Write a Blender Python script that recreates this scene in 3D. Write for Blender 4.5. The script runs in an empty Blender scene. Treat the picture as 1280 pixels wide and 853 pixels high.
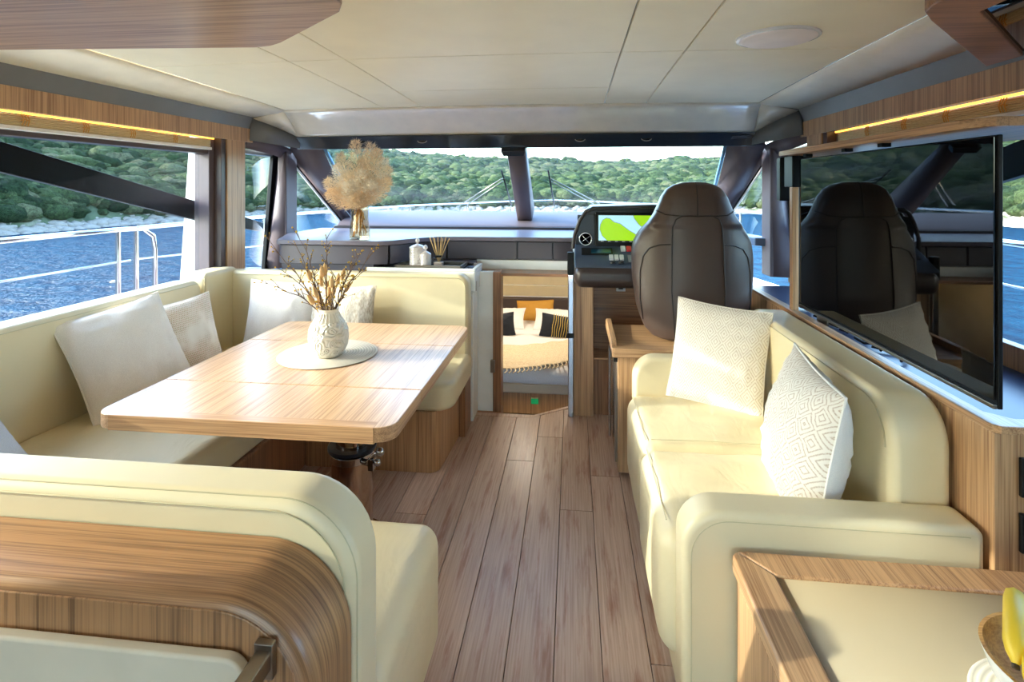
import bpy, bmesh, math, random
import numpy as np
from mathutils import Vector, Matrix, noise
random.seed(7)
C = bpy.context.scene.collection
PI = math.pi

# ------------------------------------------------------------------ camera
TH = math.atan(76/680)
cam_d = bpy.data.cameras.new('camera'); cam = bpy.data.objects.new('camera', cam_d); C.objects.link(cam)
cam.location = (0, 0, 1.45); cam.rotation_euler = (PI/2, 0, TH)
cam_d.sensor_width = 36; cam_d.lens = 36*680/1280
cam_d.shift_x = 0; cam_d.shift_y = -(426.5-234)/1280
cam_d.clip_start = 0.05; cam_d.clip_end = 2000
bpy.context.scene.camera = cam
# ------------------------------------------------------------------ sky and sun
SUN_DIR = Vector((1, .17, -.33)).normalized()
world = bpy.data.worlds.new('sky'); bpy.context.scene.world = world; world.use_nodes = True
wn = world.node_tree.nodes; wl = world.node_tree.links
sky = wn.new('ShaderNodeTexSky'); sky.sky_type = 'NISHITA'; sky.sun_disc = False
sky.sun_elevation = math.radians(22); sky.sun_rotation = math.radians(-100)
sky.air_density = 1.0; sky.dust_density = 1.6; sky.ozone_density = 1.0
wn['Background'].inputs[1].default_value = 1.7
wl.new(sky.outputs[0], wn['Background'].inputs[0])
sun_d = bpy.data.lights.new('sun', 'SUN'); sun = bpy.data.objects.new('sun', sun_d); C.objects.link(sun)
sun_d.energy = 5.4; sun_d.angle = math.radians(.6); sun_d.color = (1, .86, .66)
sun.rotation_euler = SUN_DIR.to_track_quat('-Z', 'Y').to_euler(); sun.location = (-20, 0, 10)
vs = bpy.context.scene.view_settings
bpy.context.scene.display_settings.display_device = 'sRGB'
vs.view_transform = 'Standard'; vs.look = 'None'; vs.gamma = 1; vs.use_curve_mapping = False
vs.exposure = 0.95
bpy.context.scene.cycles.max_bounces = 10
bpy.context.scene.cycles.diffuse_bounces = 6
bpy.context.scene.cycles.transparent_max_bounces = 16

# ------------------------------------------------------------------ materials
def rgb(r, g, b):
    return tuple(((c/255)/12.92 if c/255 <= .04045 else ((c/255+.055)/1.055)**2.4) for c in (r, g, b)) + (1,)
def newmat(name):
    m = bpy.data.materials.new(name); m.use_nodes = True
    return m, m.node_tree.nodes, m.node_tree.links, m.node_tree.nodes['Principled BSDF']
def noise_node(n, l, scale, detail=3, mapscale=None, rough=.5, gen=False):
    tc = n.new('ShaderNodeTexCoord'); mp = n.new('ShaderNodeMapping'); nz = n.new('ShaderNodeTexNoise')
    l.new(tc.outputs['Object'], mp.inputs[0]); l.new(mp.outputs[0], nz.inputs['Vector'])
    if mapscale: mp.inputs['Scale'].default_value = mapscale
    nz.inputs['Scale'].default_value = scale; nz.inputs['Detail'].default_value = detail; nz.inputs['Roughness'].default_value = rough
    return nz
def ramp(n, l, src, stops):
    r = n.new('ShaderNodeValToRGB'); e = r.color_ramp.elements
    e[0].position, e[0].color = stops[0]; e[1].position, e[1].color = stops[-1]
    for p, c in stops[1:-1]:
        k = e.new(p); k.color = c
    l.new(src, r.inputs[0]); return r
def bump(n, l, h, dist, strength, b):
    bp = n.new('ShaderNodeBump'); bp.inputs['Distance'].default_value = dist; bp.inputs['Strength'].default_value = strength
    l.new(h, bp.inputs['Height']); l.new(bp.outputs[0], b.inputs['Normal']); return bp
def plain(name, col, rough=.5, metal=0, spec=.5, bscale=0, bdist=.001, emit=None, estr=0, coat=0):
    m, n, l, b = newmat(name)
    nz = noise_node(n, l, 9, 3)
    c2 = tuple(min(1, v*1.0) for v in col[:3])+(1,); c1 = tuple(v*.93 for v in col[:3])+(1,)
    r = ramp(n, l, nz.outputs[0], [(.35, c1), (.65, c2)]); l.new(r.outputs[0], b.inputs['Base Color'])
    b.inputs['Roughness'].default_value = rough; b.inputs['Metallic'].default_value = metal
    b.inputs['Specular IOR Level'].default_value = spec; b.inputs['Coat Weight'].default_value = coat
    if bscale:
        nb = noise_node(n, l, bscale, 4); bump(n, l, nb.outputs[0], bdist, .5, b)
    if emit: b.inputs['Emission Color'].default_value = emit; b.inputs['Emission Strength'].default_value = estr
    return m
def wood(name, axis, light, dark, rough=.38, fine=260, coat=.15, low=3.0):
    m, n, l, b = newmat(name)
    s = [1, 1, 1]; s['xyz'.index(axis)] = .012
    a = noise_node(n, l, fine, 2, s, .6)
    s2 = [1, 1, 1]; s2['xyz'.index(axis)] = .02
    c = noise_node(n, l, fine*.28, 3, s2, .6)
    s3 = [1, 1, 1]; s3['xyz'.index(axis)] = .12
    d = noise_node(n, l, low, 2, s3)
    mx = n.new('ShaderNodeMath'); mx.operation = 'ADD'; l.new(a.outputs[0], mx.inputs[0]); l.new(c.outputs[0], mx.inputs[1])
    m2 = n.new('ShaderNodeMath'); m2.operation = 'MULTIPLY_ADD'; l.new(d.outputs[0], m2.inputs[0]); m2.inputs[1].default_value = .3; l.new(mx.outputs[0], m2.inputs[2])
    m3 = n.new('ShaderNodeMath'); m3.operation = 'MULTIPLY'; l.new(m2.outputs[0], m3.inputs[0]); m3.inputs[1].default_value = .5
    mid = tuple((light[i]+dark[i])/2 for i in range(3))+(1,)
    r = ramp(n, l, m3.outputs[0], [(.42, dark), (.53, mid), (.62, light), (.78, tuple(min(1, v*1.12) for v in light[:3])+(1,))])
    l.new(r.outputs[0], b.inputs['Base Color']); b.inputs['Roughness'].default_value = rough; b.inputs['Coat Weight'].default_value = coat
    b.inputs['Coat Roughness'].default_value = .25
    bump(n, l, mx.outputs[0], .0006, .25, b)
    return m
def leather(name, col, rough=.42, wrinkle=.0035, wscale=9, spec=.5):
    m, n, l, b = newmat(name)
    nz = noise_node(n, l, 5, 3)
    r = ramp(n, l, nz.outputs[0], [(.3, tuple(v*.95 for v in col[:3])+(1,)), (.7, col)]); l.new(r.outputs[0], b.inputs['Base Color'])
    b.inputs['Roughness'].default_value = rough; b.inputs['Specular IOR Level'].default_value = spec
    w = noise_node(n, l, wscale, 3, (1, .45, 1), .55); w.inputs['Distortion'].default_value = .6
    g = noise_node(n, l, 420, 2)
    b1 = n.new('ShaderNodeBump'); b1.inputs['Distance'].default_value = wrinkle; b1.inputs['Strength'].default_value = .9; l.new(w.outputs[0], b1.inputs['Height'])
    b2 = n.new('ShaderNodeBump'); b2.inputs['Distance'].default_value = .0004; b2.inputs['Strength'].default_value = .35; l.new(g.outputs[0], b2.inputs['Height'])
    l.new(b1.outputs[0], b2.inputs['Normal']); l.new(b2.outputs[0], b.inputs['Normal'])
    return m
def glass(name, tint, refl=1.0, rough=0.0):
    m = bpy.data.materials.new(name); m.use_nodes = True; n = m.node_tree.nodes; l = m.node_tree.links; n.clear()
    o = n.new('ShaderNodeOutputMaterial'); t = n.new('ShaderNodeBsdfTransparent'); g = n.new('ShaderNodeBsdfGlossy'); f = n.new('ShaderNodeLayerWeight'); mx = n.new('ShaderNodeMixShader')
    t.inputs[0].default_value = tint; g.inputs['Roughness'].default_value = rough; f.inputs[0].default_value = .5
    pw = n.new('ShaderNodeMath'); pw.operation = 'POWER'; pw.inputs[1].default_value = 5; l.new(f.outputs['Facing'], pw.inputs[0])
    mm = n.new('ShaderNodeMath'); mm.operation = 'MULTIPLY_ADD'; mm.inputs[1].default_value = .8*refl; mm.inputs[2].default_value = .035*refl
    l.new(pw.outputs[0], mm.inputs[0]); l.new(mm.outputs[0], mx.inputs[0]); l.new(t.outputs[0], mx.inputs[1]); l.new(g.outputs[0], mx.inputs[2]); l.new(mx.outputs[0], o.inputs[0])
    return m
def fabric(name, c1, c2, kind='weave', scale=300):
    m, n, l, b = newmat(name); b.inputs['Roughness'].default_value = .85; b.inputs['Sheen Weight'].default_value = .2
    if kind == 'diamond':
        tc = n.new('ShaderNodeTexCoord'); sp = n.new('ShaderNodeSeparateXYZ'); l.new(tc.outputs['UV'], sp.inputs[0])
        def M(op, a, bb=None, v=None):
            q = n.new('ShaderNodeMath'); q.operation = op; l.new(a, q.inputs[0])
            if bb is not None: l.new(bb, q.inputs[1])
            elif v is not None: q.inputs[1].default_value = v
            return q.outputs[0]
        def tri(x, f):
            return M('ABSOLUTE', M('SUBTRACT', M('FRACT', M('MULTIPLY', x, v=f)), v=.5))
        u = tri(sp.outputs[0], 7); v = tri(sp.outputs[1], 5.5)
        s = M('ADD', u, v); rings = M('SINE', M('MULTIPLY', s, v=PI*2*5))
        nz = noise_node(n, l, 260, 2); sm = M('MULTIPLY_ADD', nz.outputs[0], v=1.6)
        q = n.new('ShaderNodeMath'); q.operation = 'ADD'; l.new(rings, q.inputs[0]); l.new(sm, q.inputs[1])
        q2 = M('SUBTRACT', M('MULTIPLY', q.outputs[0], v=.3), v=-.1)
        r = ramp(n, l, q2, [(.12, c2), (.42, c1)]); src = q2
    elif kind == 'sequin':
        tc = n.new('ShaderNodeTexCoord'); br = n.new('ShaderNodeTexBrick'); l.new(tc.outputs['UV'], br.inputs[0])
        br.inputs['Scale'].default_value = 14; br.inputs['Color1'].default_value = c1; br.inputs['Color2'].default_value = c2; br.inputs['Mortar'].default_value = rgb(238, 230, 220); br.inputs['Mortar Size'].default_value = .05
        br.inputs['Brick Width'].default_value = .3; br.inputs['Row Height'].default_value = .35
        nz = noise_node(n, l, 9, 3); mx = n.new('ShaderNodeMix'); mx.data_type = 'RGBA'
        r0 = ramp(n, l, nz.outputs[0], [(.42, (0, 0, 0, 1)), (.62, (1, 1, 1, 1))]); l.new(r0.outputs[0], mx.inputs[0]); l.new(br.outputs[0], mx.inputs[6]); mx.inputs[7].default_value = rgb(240, 232, 222)
        l.new(mx.outputs[2], b.inputs['Base Color']); bump(n, l, br.outputs[1], .001, -.4, b); return m
    else:
        nz = noise_node(n, l, scale, 3, (1, 1, .25) if kind == 'thread' else None); r = ramp(n, l, nz.outputs[0], [(.35, c2), (.62, c1)]); src = nz.outputs[0]
    l.new(r.outputs[0], b.inputs['Base Color'])
    w = noise_node(n, l, 11, 3, (1, 1, .6)); w.inputs['Distortion'].default_value = .5
    b1 = n.new('ShaderNodeBump'); b1.inputs['Distance'].default_value = .006; b1.inputs['Strength'].default_value = .7; l.new(w.outputs[0], b1.inputs['Height'])
    b2 = n.new('ShaderNodeBump'); b2.inputs['Distance'].default_value = .001; b2.inputs['Strength'].default_value = .6; l.new(src, b2.inputs['Height']); l.new(b1.outputs[0], b2.inputs['Normal']); l.new(b2.outputs[0], b.inputs['Normal'])
    return m

LW, DW = rgb(190, 150, 110), rgb(134, 95, 64)
W = {a: wood('oiled_oak_'+a, a, LW, DW) for a in 'xyz'}
WT = wood('table_oak', 'y', rgb(204, 166, 130), rgb(154, 116, 86), rough=.3, coat=.25)
WTx = wood('table_edge_oak', 'x', rgb(204, 162, 122), rgb(154, 112, 78), rough=.28, coat=.4)
WD = {a: wood('walnut_'+a, a, rgb(160, 112, 78), rgb(100, 66, 43)) for a in 'xyz'}
CREAM = leather('cream_leather', rgb(222, 207, 170), wrinkle=.005, wscale=12)
CREAM2 = leather('cream_leather_firm', rgb(222, 207, 170), wrinkle=.0012, wscale=6)
STITCH = plain('stitch', rgb(196, 184, 148), .7)
CEIL = leather('ceiling_leather', rgb(252, 244, 216), .5, .001, 4)
GELCOAT = plain('ceiling_gelcoat', rgb(238, 228, 208), .12, coat=.5)
SIDEC = plain('cream_side_panel', rgb(246, 236, 212), .45)
GREY = plain('grey_band', rgb(112, 112, 110), .5)
TRIM = leather('plum_leather', rgb(100, 88, 94), .5, .0008, 5)
TRIMD = plain('dark_trim', rgb(44, 42, 48), .3)
HEAD = plain('glossy_header', rgb(44, 52, 62), .12, coat=.4)
BLACK = plain('satin_black', rgb(16, 16, 18), .4, spec=.2)
BRONZE = plain('bronze_frame', rgb(74, 58, 54), .4)
WHITE = plain('white_lacquer', rgb(238, 238, 236), .25, coat=.3)
CHROME = plain('chrome', rgb(196, 196, 200), .08, 1)
STEEL = plain('brushed_nickel', rgb(150, 142, 132), .28, 1)
SEATL = leather('brown_leather', rgb(74, 58, 52), .38, .002, 7)
SCREEN = plain('black_glass', rgb(4, 4, 6), .02, spec=.55)
DASHB = plain('blue_grey_dash', rgb(64, 76, 96), .35)
BLUETOP = plain('dark_blue_gloss', rgb(26, 46, 84), .3, spec=.25)
PLASTIC = plain('grey_plastic', rgb(120, 122, 128), .4)
G_WIN = glass('tinted_window', (.73, .80, .83, 1), .2)
G_FRONT = glass('windshield_glass', (.78, .86, .88, 1), .3)
G_CLEAR = glass('clear_glass', (.93, .95, .94, 1), 1)

# ------------------------------------------------------------------ object helpers
def tag(o, label=None, cat=None, group=None, kind=None):
    if label: o['label'] = label
    if cat: o['category'] = cat
    if group: o['group'] = group
    if kind: o['kind'] = kind
    return o
def thing(name, loc, label=None, cat=None, group=None, rot=(0, 0, 0), kind=None):
    o = bpy.data.objects.new(name, None); C.objects.link(o); o.empty_display_size = .05
    o.location = loc; o.rotation_euler = rot
    return tag(o, label, cat, group, kind)
def root_of(o):
    while o.parent: o = o.parent
    return o
class MB:
    def __init__(s): s.v = []; s.f = []; s.uv = None
    def add(s, v, f):
        k = len(s.v); s.v += [tuple(p) for p in v]; s.f += [tuple(i+k for i in q) for q in f]; return s
    def box(s, x0, x1, y0, y1, z0, z1):
        return s.add([(x, y, z) for x in (x0, x1) for y in (y0, y1) for z in (z0, z1)],
                     [(0, 1, 3, 2), (4, 6, 7, 5), (0, 4, 5, 1), (2, 3, 7, 6), (0, 2, 6, 4), (1, 5, 7, 3)])
    def prism(s, pts, axis, a, b):
        # pts 2D in the plane of the two other axes (xyz order)
        def mk(p, t):
            return {'x': (t, p[0], p[1]), 'y': (p[0], t, p[1]), 'z': (p[0], p[1], t)}[axis]
        n = len(pts)
        return s.add([mk(p, a) for p in pts]+[mk(p, b) for p in pts],
                     [tuple(range(n))[::-1], tuple(range(n, 2*n))]+[(i, (i+1) % n, n+(i+1) % n, n+i) for i in range(n)])
    def plate(s, pts, th):
        # polygon of 3D points given thickness along its normal (direction of th sign)
        P_ = [Vector(p) for p in pts]; nn = Vector()
        for i in range(1, len(P_)-1): nn += (P_[i]-P_[0]).cross(P_[i+1]-P_[0])
        nn.normalize(); n = len(P_)
        return s.add(P_+[p+nn*th for p in P_], [tuple(range(n))[::-1], tuple(range(n, 2*n))]+[(i, (i+1) % n, n+(i+1) % n, n+i) for i in range(n)])
    def tube(s, pts, r, seg=8, closed=False):
        P_ = [Vector(p) for p in pts]; n = len(P_); rr = r if hasattr(r, '__len__') else [r]*n
        up = None; rings = []
        for i in range(n):
            t = (P_[(i+1) % n]-P_[i-1]) if closed else (P_[min(i+1, n-1)]-P_[max(i-1, 0)])
            if t.length < 1e-9: t = Vector((0, 0, 1))
            t.normalize()
            if up is None:
                up = t.orthogonal().normalized()
            else:
                up = (up-t*up.dot(t)); up = up.normalized() if up.length > 1e-6 else t.orthogonal().normalized()
            bb = t.cross(up)
            rings.append([P_[i]+(up*math.cos(2*PI*k/seg)+bb*math.sin(2*PI*k/seg))*rr[i] for k in range(seg)])
        f = []
        for i in range(n if closed else n-1):
            j = (i+1) % n
            f += [(i*seg+k, i*seg+(k+1) % seg, j*seg+(k+1) % seg, j*seg+k) for k in range(seg)]
        if not closed: f += [tuple(range(seg))[::-1], tuple(range((n-1)*seg, n*seg))]
        return s.add([p for r_ in rings for p in r_], f)
    def lathe(s, prof, c, seg=32, sx=1, sy=1, cap=True):
        n = len(prof); v = [(c[0]+r*sx*math.cos(2*PI*k/seg), c[1]+r*sy*math.sin(2*PI*k/seg), c[2]+z) for r, z in prof for k in range(seg)]
        f = [(i*seg+k, i*seg+(k+1) % seg, (i+1)*seg+(k+1) % seg, (i+1)*seg+k) for i in range(n-1) for k in range(seg)]
        if cap and prof[0][0] > 1e-5: f.append(tuple(range(seg))[::-1])
        if cap and prof[-1][0] > 1e-5: f.append(tuple(range((n-1)*seg, n*seg)))
        return s.add(v, f)
    def ball(s, c, r, seg=10, rings=6, sc=(1, 1, 1)):
        prof = [(math.sin(PI*i/rings), -math.cos(PI*i/rings)) for i in range(rings+1)]
        v = [(c[0]+r*sc[0]*p*math.cos(2*PI*k/seg), c[1]+r*sc[1]*p*math.sin(2*PI*k/seg), c[2]+r*sc[2]*z) for p, z in prof for k in range(seg)]
        return s.add(v, [(i*seg+k, i*seg+(k+1) % seg, (i+1)*seg+(k+1) % seg, (i+1)*seg+k) for i in range(rings) for k in range(seg)])
    def rbox(s, x0, x1, y0, y1, z0, z1, r, cs=4, mid=8, bulge=0, wr=0, seed=0):
        lo, hi = (x0, y0, z0), (x1, y1, z1)
        ax = []
        for a in range(3):
            rr = min(r, (hi[a]-lo[a])/2-1e-4)
            c = [rr*(1-math.tan(PI/4*(1-i/cs))) for i in range(cs+1)]
            L = [lo[a]+q for q in c]; H = [hi[a]-q for q in c][::-1]
            m = [L[-1]+(H[0]-L[-1])*i/mid for i in range(1, mid)]
            ax.append(L+m+H)
        idx = {}; vs_ = []; fs = []
        def vid(i, j, k):
            if (i, j, k) in idx: return idx[(i, j, k)]
            p = Vector((ax[0][i], ax[1][j], ax[2][k])); inn = Vector([min(max(p[a], lo[a]+min(r, (hi[a]-lo[a])/2-1e-4)), hi[a]-min(r, (hi[a]-lo[a])/2-1e-4)) for a in range(3)])
            d = p-inn
            if d.length > 1e-9: p = inn+d.normalized()*r if r < min(hi[a]-lo[a] for a in range(3))/2 else inn+d.normalized()*min(r, min(hi[a]-lo[a] for a in range(3))/2)
            u = (p.x-x0)/(x1-x0)*2-1; v = (p.y-y0)/(y1-y0)*2-1; w = (p.z-z0)/(z1-z0)*2-1
            if bulge:
                q = max(0, 1-u*u)*max(0, 1-v*v)
                if w > .2: p.z += bulge*q**.6
                q2 = max(0, 1-w*w)
                if u > .8: p.x += bulge*.35*q2*max(0, 1-v*v)
                if u < -.8: p.x -= bulge*.35*q2*max(0, 1-v*v)
                if v > .8: p.y += bulge*.35*q2*max(0, 1-u*u)
                if v < -.8: p.y -= bulge*.35*q2*max(0, 1-u*u)
            if wr:
                p += Vector((0, 0, 1))*wr*noise.noise(Vector((p.x*7+seed, p.y*13, p.z*5)))
            idx[(i, j, k)] = len(vs_); vs_.append(p); return idx[(i, j, k)]
        N = [len(a)-1 for a in ax]
        for i in range(N[0]):
            for j in range(N[1]):
                fs.append((vid(i, j, 0), vid(i, j+1, 0), vid(i+1, j+1, 0), vid(i+1, j, 0)))
                fs.append((vid(i, j, N[2]), vid(i+1, j, N[2]), vid(i+1, j+1, N[2]), vid(i, j+1, N[2])))
        for i in range(N[0]):
            for k in range(N[2]):
                fs.append((vid(i, 0, k), vid(i+1, 0, k), vid(i+1, 0, k+1), vid(i, 0, k+1)))
                fs.append((vid(i, N[1], k), vid(i, N[1], k+1), vid(i+1, N[1], k+1), vid(i+1, N[1], k)))
        for j in range(N[1]):
            for k in range(N[2]):
                fs.append((vid(0, j, k), vid(0, j, k+1), vid(0, j+1, k+1), vid(0, j+1, k)))
                fs.append((vid(N[0], j, k), vid(N[0], j+1, k), vid(N[0], j+1, k+1), vid(N[0], j, k+1)))
        return s.add(vs_, fs)
    def build(s, name, mat, parent=None, bev=0, seg=2, smooth=True, origin=None, local=False, fix=False):
        if parent is not None:
            o0 = Vector((0, 0, 0)) if local else Vector(root_of(parent).location)
        elif origin is not None: o0 = Vector(origin)
        else:
            a = np.array(s.v); o0 = Vector(((a[:, 0].min()+a[:, 0].max())/2, (a[:, 1].min()+a[:, 1].max())/2, a[:, 2].min()))
        me = bpy.data.meshes.new(name); me.from_pydata([(p[0]-o0.x, p[1]-o0.y, p[2]-o0.z) for p in s.v], [], s.f)
        if s.uv is not None:
            uvl = me.uv_layers.new(name='uv')
            for lp in me.loops: uvl.data[lp.index].uv = s.uv[lp.vertex_index]
        if smooth or fix or bev:
            b = bmesh.new(); b.from_mesh(me)
            if fix or bev: bmesh.ops.recalc_face_normals(b, faces=b.faces)
            if not bev and len(b.faces) < 20000:
                for e in b.edges:
                    if len(e.link_faces) == 2 and e.calc_face_angle(0) > .95: e.smooth = False
            b.to_mesh(me); b.free()
        me.materials.append(mat)
        me.polygons.foreach_set('use_smooth', [smooth]*len(me.polygons))
        o = bpy.data.objects.new(name, me); C.objects.link(o)
        if parent is not None: o.parent = parent
        else: o.location = o0
        if bev:
            md = o.modifiers.new('bevel', 'BEVEL'); md.width = bev; md.segments = seg; md.limit_method = 'ANGLE'; md.angle_limit = math.radians(38); md.harden_normals = True
        elif smooth and not fix:
            pass
        return o
def bx(name, mat, parent, x0, x1, y0, y1, z0, z1, bev=.003, seg=2, **k):
    return MB().box(x0, x1, y0, y1, z0, z1).build(name, mat, parent, bev, seg, **k)
def rprof(x0, x1, z0, z1, r, n=8):
    # rounded rectangle; r = (bottom-left, bottom-right, top-right, top-left)
    out = []
    for (cx, cz, a0, q) in ((x0, z0, PI, r[0]), (x1, z0, 1.5*PI, r[1]), (x1, z1, 0, r[2]), (x0, z1, .5*PI, r[3])):
        sx = 1 if cx == x0 else -1; sz = 1 if cz == z0 else -1
        if q <= 0: out.append((cx, cz)); continue
        for i in range(n+1):
            a = a0+PI/2*i/n; out.append((cx+sx*q+q*math.cos(a), cz+sz*q+q*math.sin(a)))
    return out
def copy_tree(o, parent=None):
    c = o.copy(); C.objects.link(c); c.parent = parent
    for ch in list(o.children): copy_tree(ch, c)
    return c
def mir(x): return -.8-x

# ------------------------------------------------------------------ sea, hills, shore
m, n, l, b = newmat('sea_water')
a = noise_node(n, l, 1.6, 6, (1, 1, 1), .62); a2 = noise_node(n, l, 9, 3)
ad = n.new('ShaderNodeMath'); ad.operation = 'MULTIPLY_ADD'; l.new(a2.outputs[0], ad.inputs[0]); ad.inputs[1].default_value = .18; l.new(a.outputs[0], ad.inputs[2])
r = ramp(n, l, a.outputs[0], [(.35, rgb(2, 34, 56)), (.7, rgb(8, 62, 86))]); l.new(r.outputs[0], b.inputs['Base Color'])
b.inputs['Roughness'].default_value = .5; b.inputs['Specular IOR Level'].default_value = .0
gl = n.new('ShaderNodeBsdfGlossy'); gl.inputs['Roughness'].default_value = .18; msx = n.new('ShaderNodeMixShader'); msx.inputs[0].default_value = .05
l.new(b.outputs[0], msx.inputs[1]); l.new(gl.outputs[0], msx.inputs[2]); l.new(msx.outputs[0], n['Material Output'].inputs[0])
bq = bump(n, l, ad.outputs[0], .35, .9, b); l.new(bq.outputs[0], gl.inputs['Normal']); SEA = m
tag(MB().box(-600, 600, -300, 600, -1.8, -1.3).build('sea', SEA, origin=(0, 0, -1.3)), kind='structure')

def shore_r(ph):      # ph degrees from straight ahead, positive right
    return 62 - 20*max(0, min(1, (-ph-22)/30)) - 27*max(0, min(1, (ph-28)/22)) + 2.2*noise.noise(Vector((ph*.13, 3, 0)))
def hill_h(ph, d):    # d metres behind the shore
    top = float(np.interp(ph, [-112, -60, -40, -24, -10, 0, 6, 15, 30, 60, 112], [24, 24, 19, 12.6, 9.6, 8.2, 8.4, 9.2, 12, 14, 14])) + .7*noise.noise(Vector((ph*.12+.8, 1.7, 0)))
    s_ = min(1, d/115.0); h = top*(s_**.8)*(1 if s_ < 1 else 1)
    if d > 150: h -= (d-150)*.15
    cl = min(1, d/2.5)*1.0
    return -1.3+cl+h+1.1*noise.noise(Vector((ph*.2, d*.05, 5)))*min(1, d/15)
NP, ND = 220, 46
hv = []; hf = []
ds = [0]+[1.2*(i/2)**1.62+.6*i for i in range(1, ND)]
for i in range(NP+1):
    ph = -112+i*224/NP; r0 = shore_r(ph)
    for d in ds:
        R_ = r0+d-1; z = hill_h(ph, d) if d > 0 else -1.9
        hv.append((R_*math.sin(math.radians(ph)), R_*math.cos(math.radians(ph)), z))
for i in range(NP):
    for j in range(ND-1):
        k = i*ND+j; hf.append((k, k+1, k+ND+1, k+ND))
m, n, l, b = newmat('hill_ground'); nz = noise_node(n, l, .35, 6, None, .7)
r = ramp(n, l, nz.outputs[0], [(.38, rgb(50, 64, 42)), (.55, rgb(78, 88, 62)), (.68, rgb(140, 136, 120))]); l.new(r.outputs[0], b.inputs['Base Color']); b.inputs['Roughness'].default_value = .95
hb = MB(); hb.v = hv; hb.f = hf
tag(hb.build('hills', m, fix=True), kind='structure')
# shrubs, uncountable
def blob_field(name, N, place, mat, sub, rng):
    bm = bmesh.new(); bmesh.ops.create_icosphere(bm, subdivisions=sub, radius=1); base = np.array([v.co[:] for v in bm.verts]); fc = np.array([[v.index for v in f.verts] for f in bm.faces]); bm.free()
    V = []; F = []
    for i in range(N):
        p, sc, jit = place(rng)
        q = base*(1+rng.uniform(-jit, jit, (len(base), 1)))*np.array(sc)
        an = rng.uniform(0, 6.28); ca, sa = math.cos(an), math.sin(an)
        q = np.stack([q[:, 0]*ca-q[:, 1]*sa, q[:, 0]*sa+q[:, 1]*ca, q[:, 2]], 1)+np.array(p)
        V.append(q); F.append(fc+i*len(base))
    V = np.concatenate(V).astype(np.float32); F = np.concatenate(F).astype(np.int32)
    me = bpy.data.meshes.new(name); me.vertices.add(len(V)); me.vertices.foreach_set('co', V.ravel())
    me.loops.add(F.size); me.loops.foreach_set('vertex_index', F.ravel()); me.polygons.add(len(F)); me.polygons.foreach_set('loop_start', np.arange(0, F.size, 3, dtype=np.int32))
    me.update(calc_edges=True); me.materials.append(mat); o = bpy.data.objects.new(name, me); C.objects.link(o); return o
rng = np.random.default_rng(4)
m, n, l, b = newmat('shrub_leaves'); geo = n.new('ShaderNodeNewGeometry'); nz = noise_node(n, l, 4.5, 5, None, .8)
r1 = ramp(n, l, geo.outputs['Random Per Island'], [(0, rgb(44, 62, 38)), (.45, rgb(68, 86, 52)), (.75, rgb(94, 108, 68)), (1, rgb(116, 116, 86))])
r2 = ramp(n, l, nz.outputs[0], [(.36, (.35, .35, .35, 1)), (.62, (1.25, 1.25, 1.25, 1))])
mx = n.new('ShaderNodeMix'); mx.data_type = 'RGBA'; mx.blend_type = 'MULTIPLY'; mx.inputs[0].default_value = 1; l.new(r1.outputs[0], mx.inputs[6]); l.new(r2.outputs[0], mx.inputs[7]); l.new(mx.outputs[2], b.inputs['Base Color'])
b.inputs['Roughness'].default_value = .9; b.inputs['Specular IOR Level'].default_value = .1; bump(n, l, nz.outputs[0], .5, 1, b); SHRUB = m
def place_shrub(g):
    ph = g.uniform(-75, 66); d = 2.2+ (g.uniform(0, 1)**1.45)*137; R_ = shore_r(ph)+d-1
    s_ = g.uniform(.35, .95)*(1+d/110)
    return (R_*math.sin(math.radians(ph)), R_*math.cos(math.radians(ph)), hill_h(ph, d)+s_*.3), (s_*g.uniform(.8, 1.3), s_*g.uniform(.8, 1.3), s_*g.uniform(.6, .95)), .2
tag(blob_field('hillside_shrubs', 17000, place_shrub, SHRUB, 2, rng), 'dense green and olive scrub covering the hillside beyond the water', 'shrubs', kind='stuff')
def place_low(g):
    ph = g.uniform(-78, 68); d = g.uniform(1.0, 9); R_ = shore_r(ph)+d-1; s_ = g.uniform(.3, .75)
    return (R_*math.sin(math.radians(ph)), R_*math.cos(math.radians(ph)), hill_h(ph, d)+s_*.3), (s_*1.2, s_*1.2, s_*.75), .22
tag(blob_field('shore_shrubs', 5500, place_low, SHRUB, 2, rng), 'low scrub growing right behind the shoreline rocks', 'shrubs', kind='stuff')
ROCK = plain('pale_limestone', rgb(140, 132, 122), .9, bscale=1.5, bdist=.15)
def place_rock(g):
    ph = g.uniform(-80, 72); d = g.uniform(-.6, 3.8); R_ = shore_r(ph)+d-1; s_ = g.uniform(.16, .5)
    return (R_*math.sin(math.radians(ph)), R_*math.cos(math.radians(ph)), -1.35+max(0, min(1, d/2.5))*1.1), (s_*1.5, s_, s_*.7), .3
tag(blob_field('shoreline_rocks', 5200, place_rock, ROCK, 1, rng), 'pale limestone rocks piled along the waterline below the scrub', 'rocks', kind='stuff')
TRUNK = plain('bark', rgb(70, 56, 44), .9)
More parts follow.
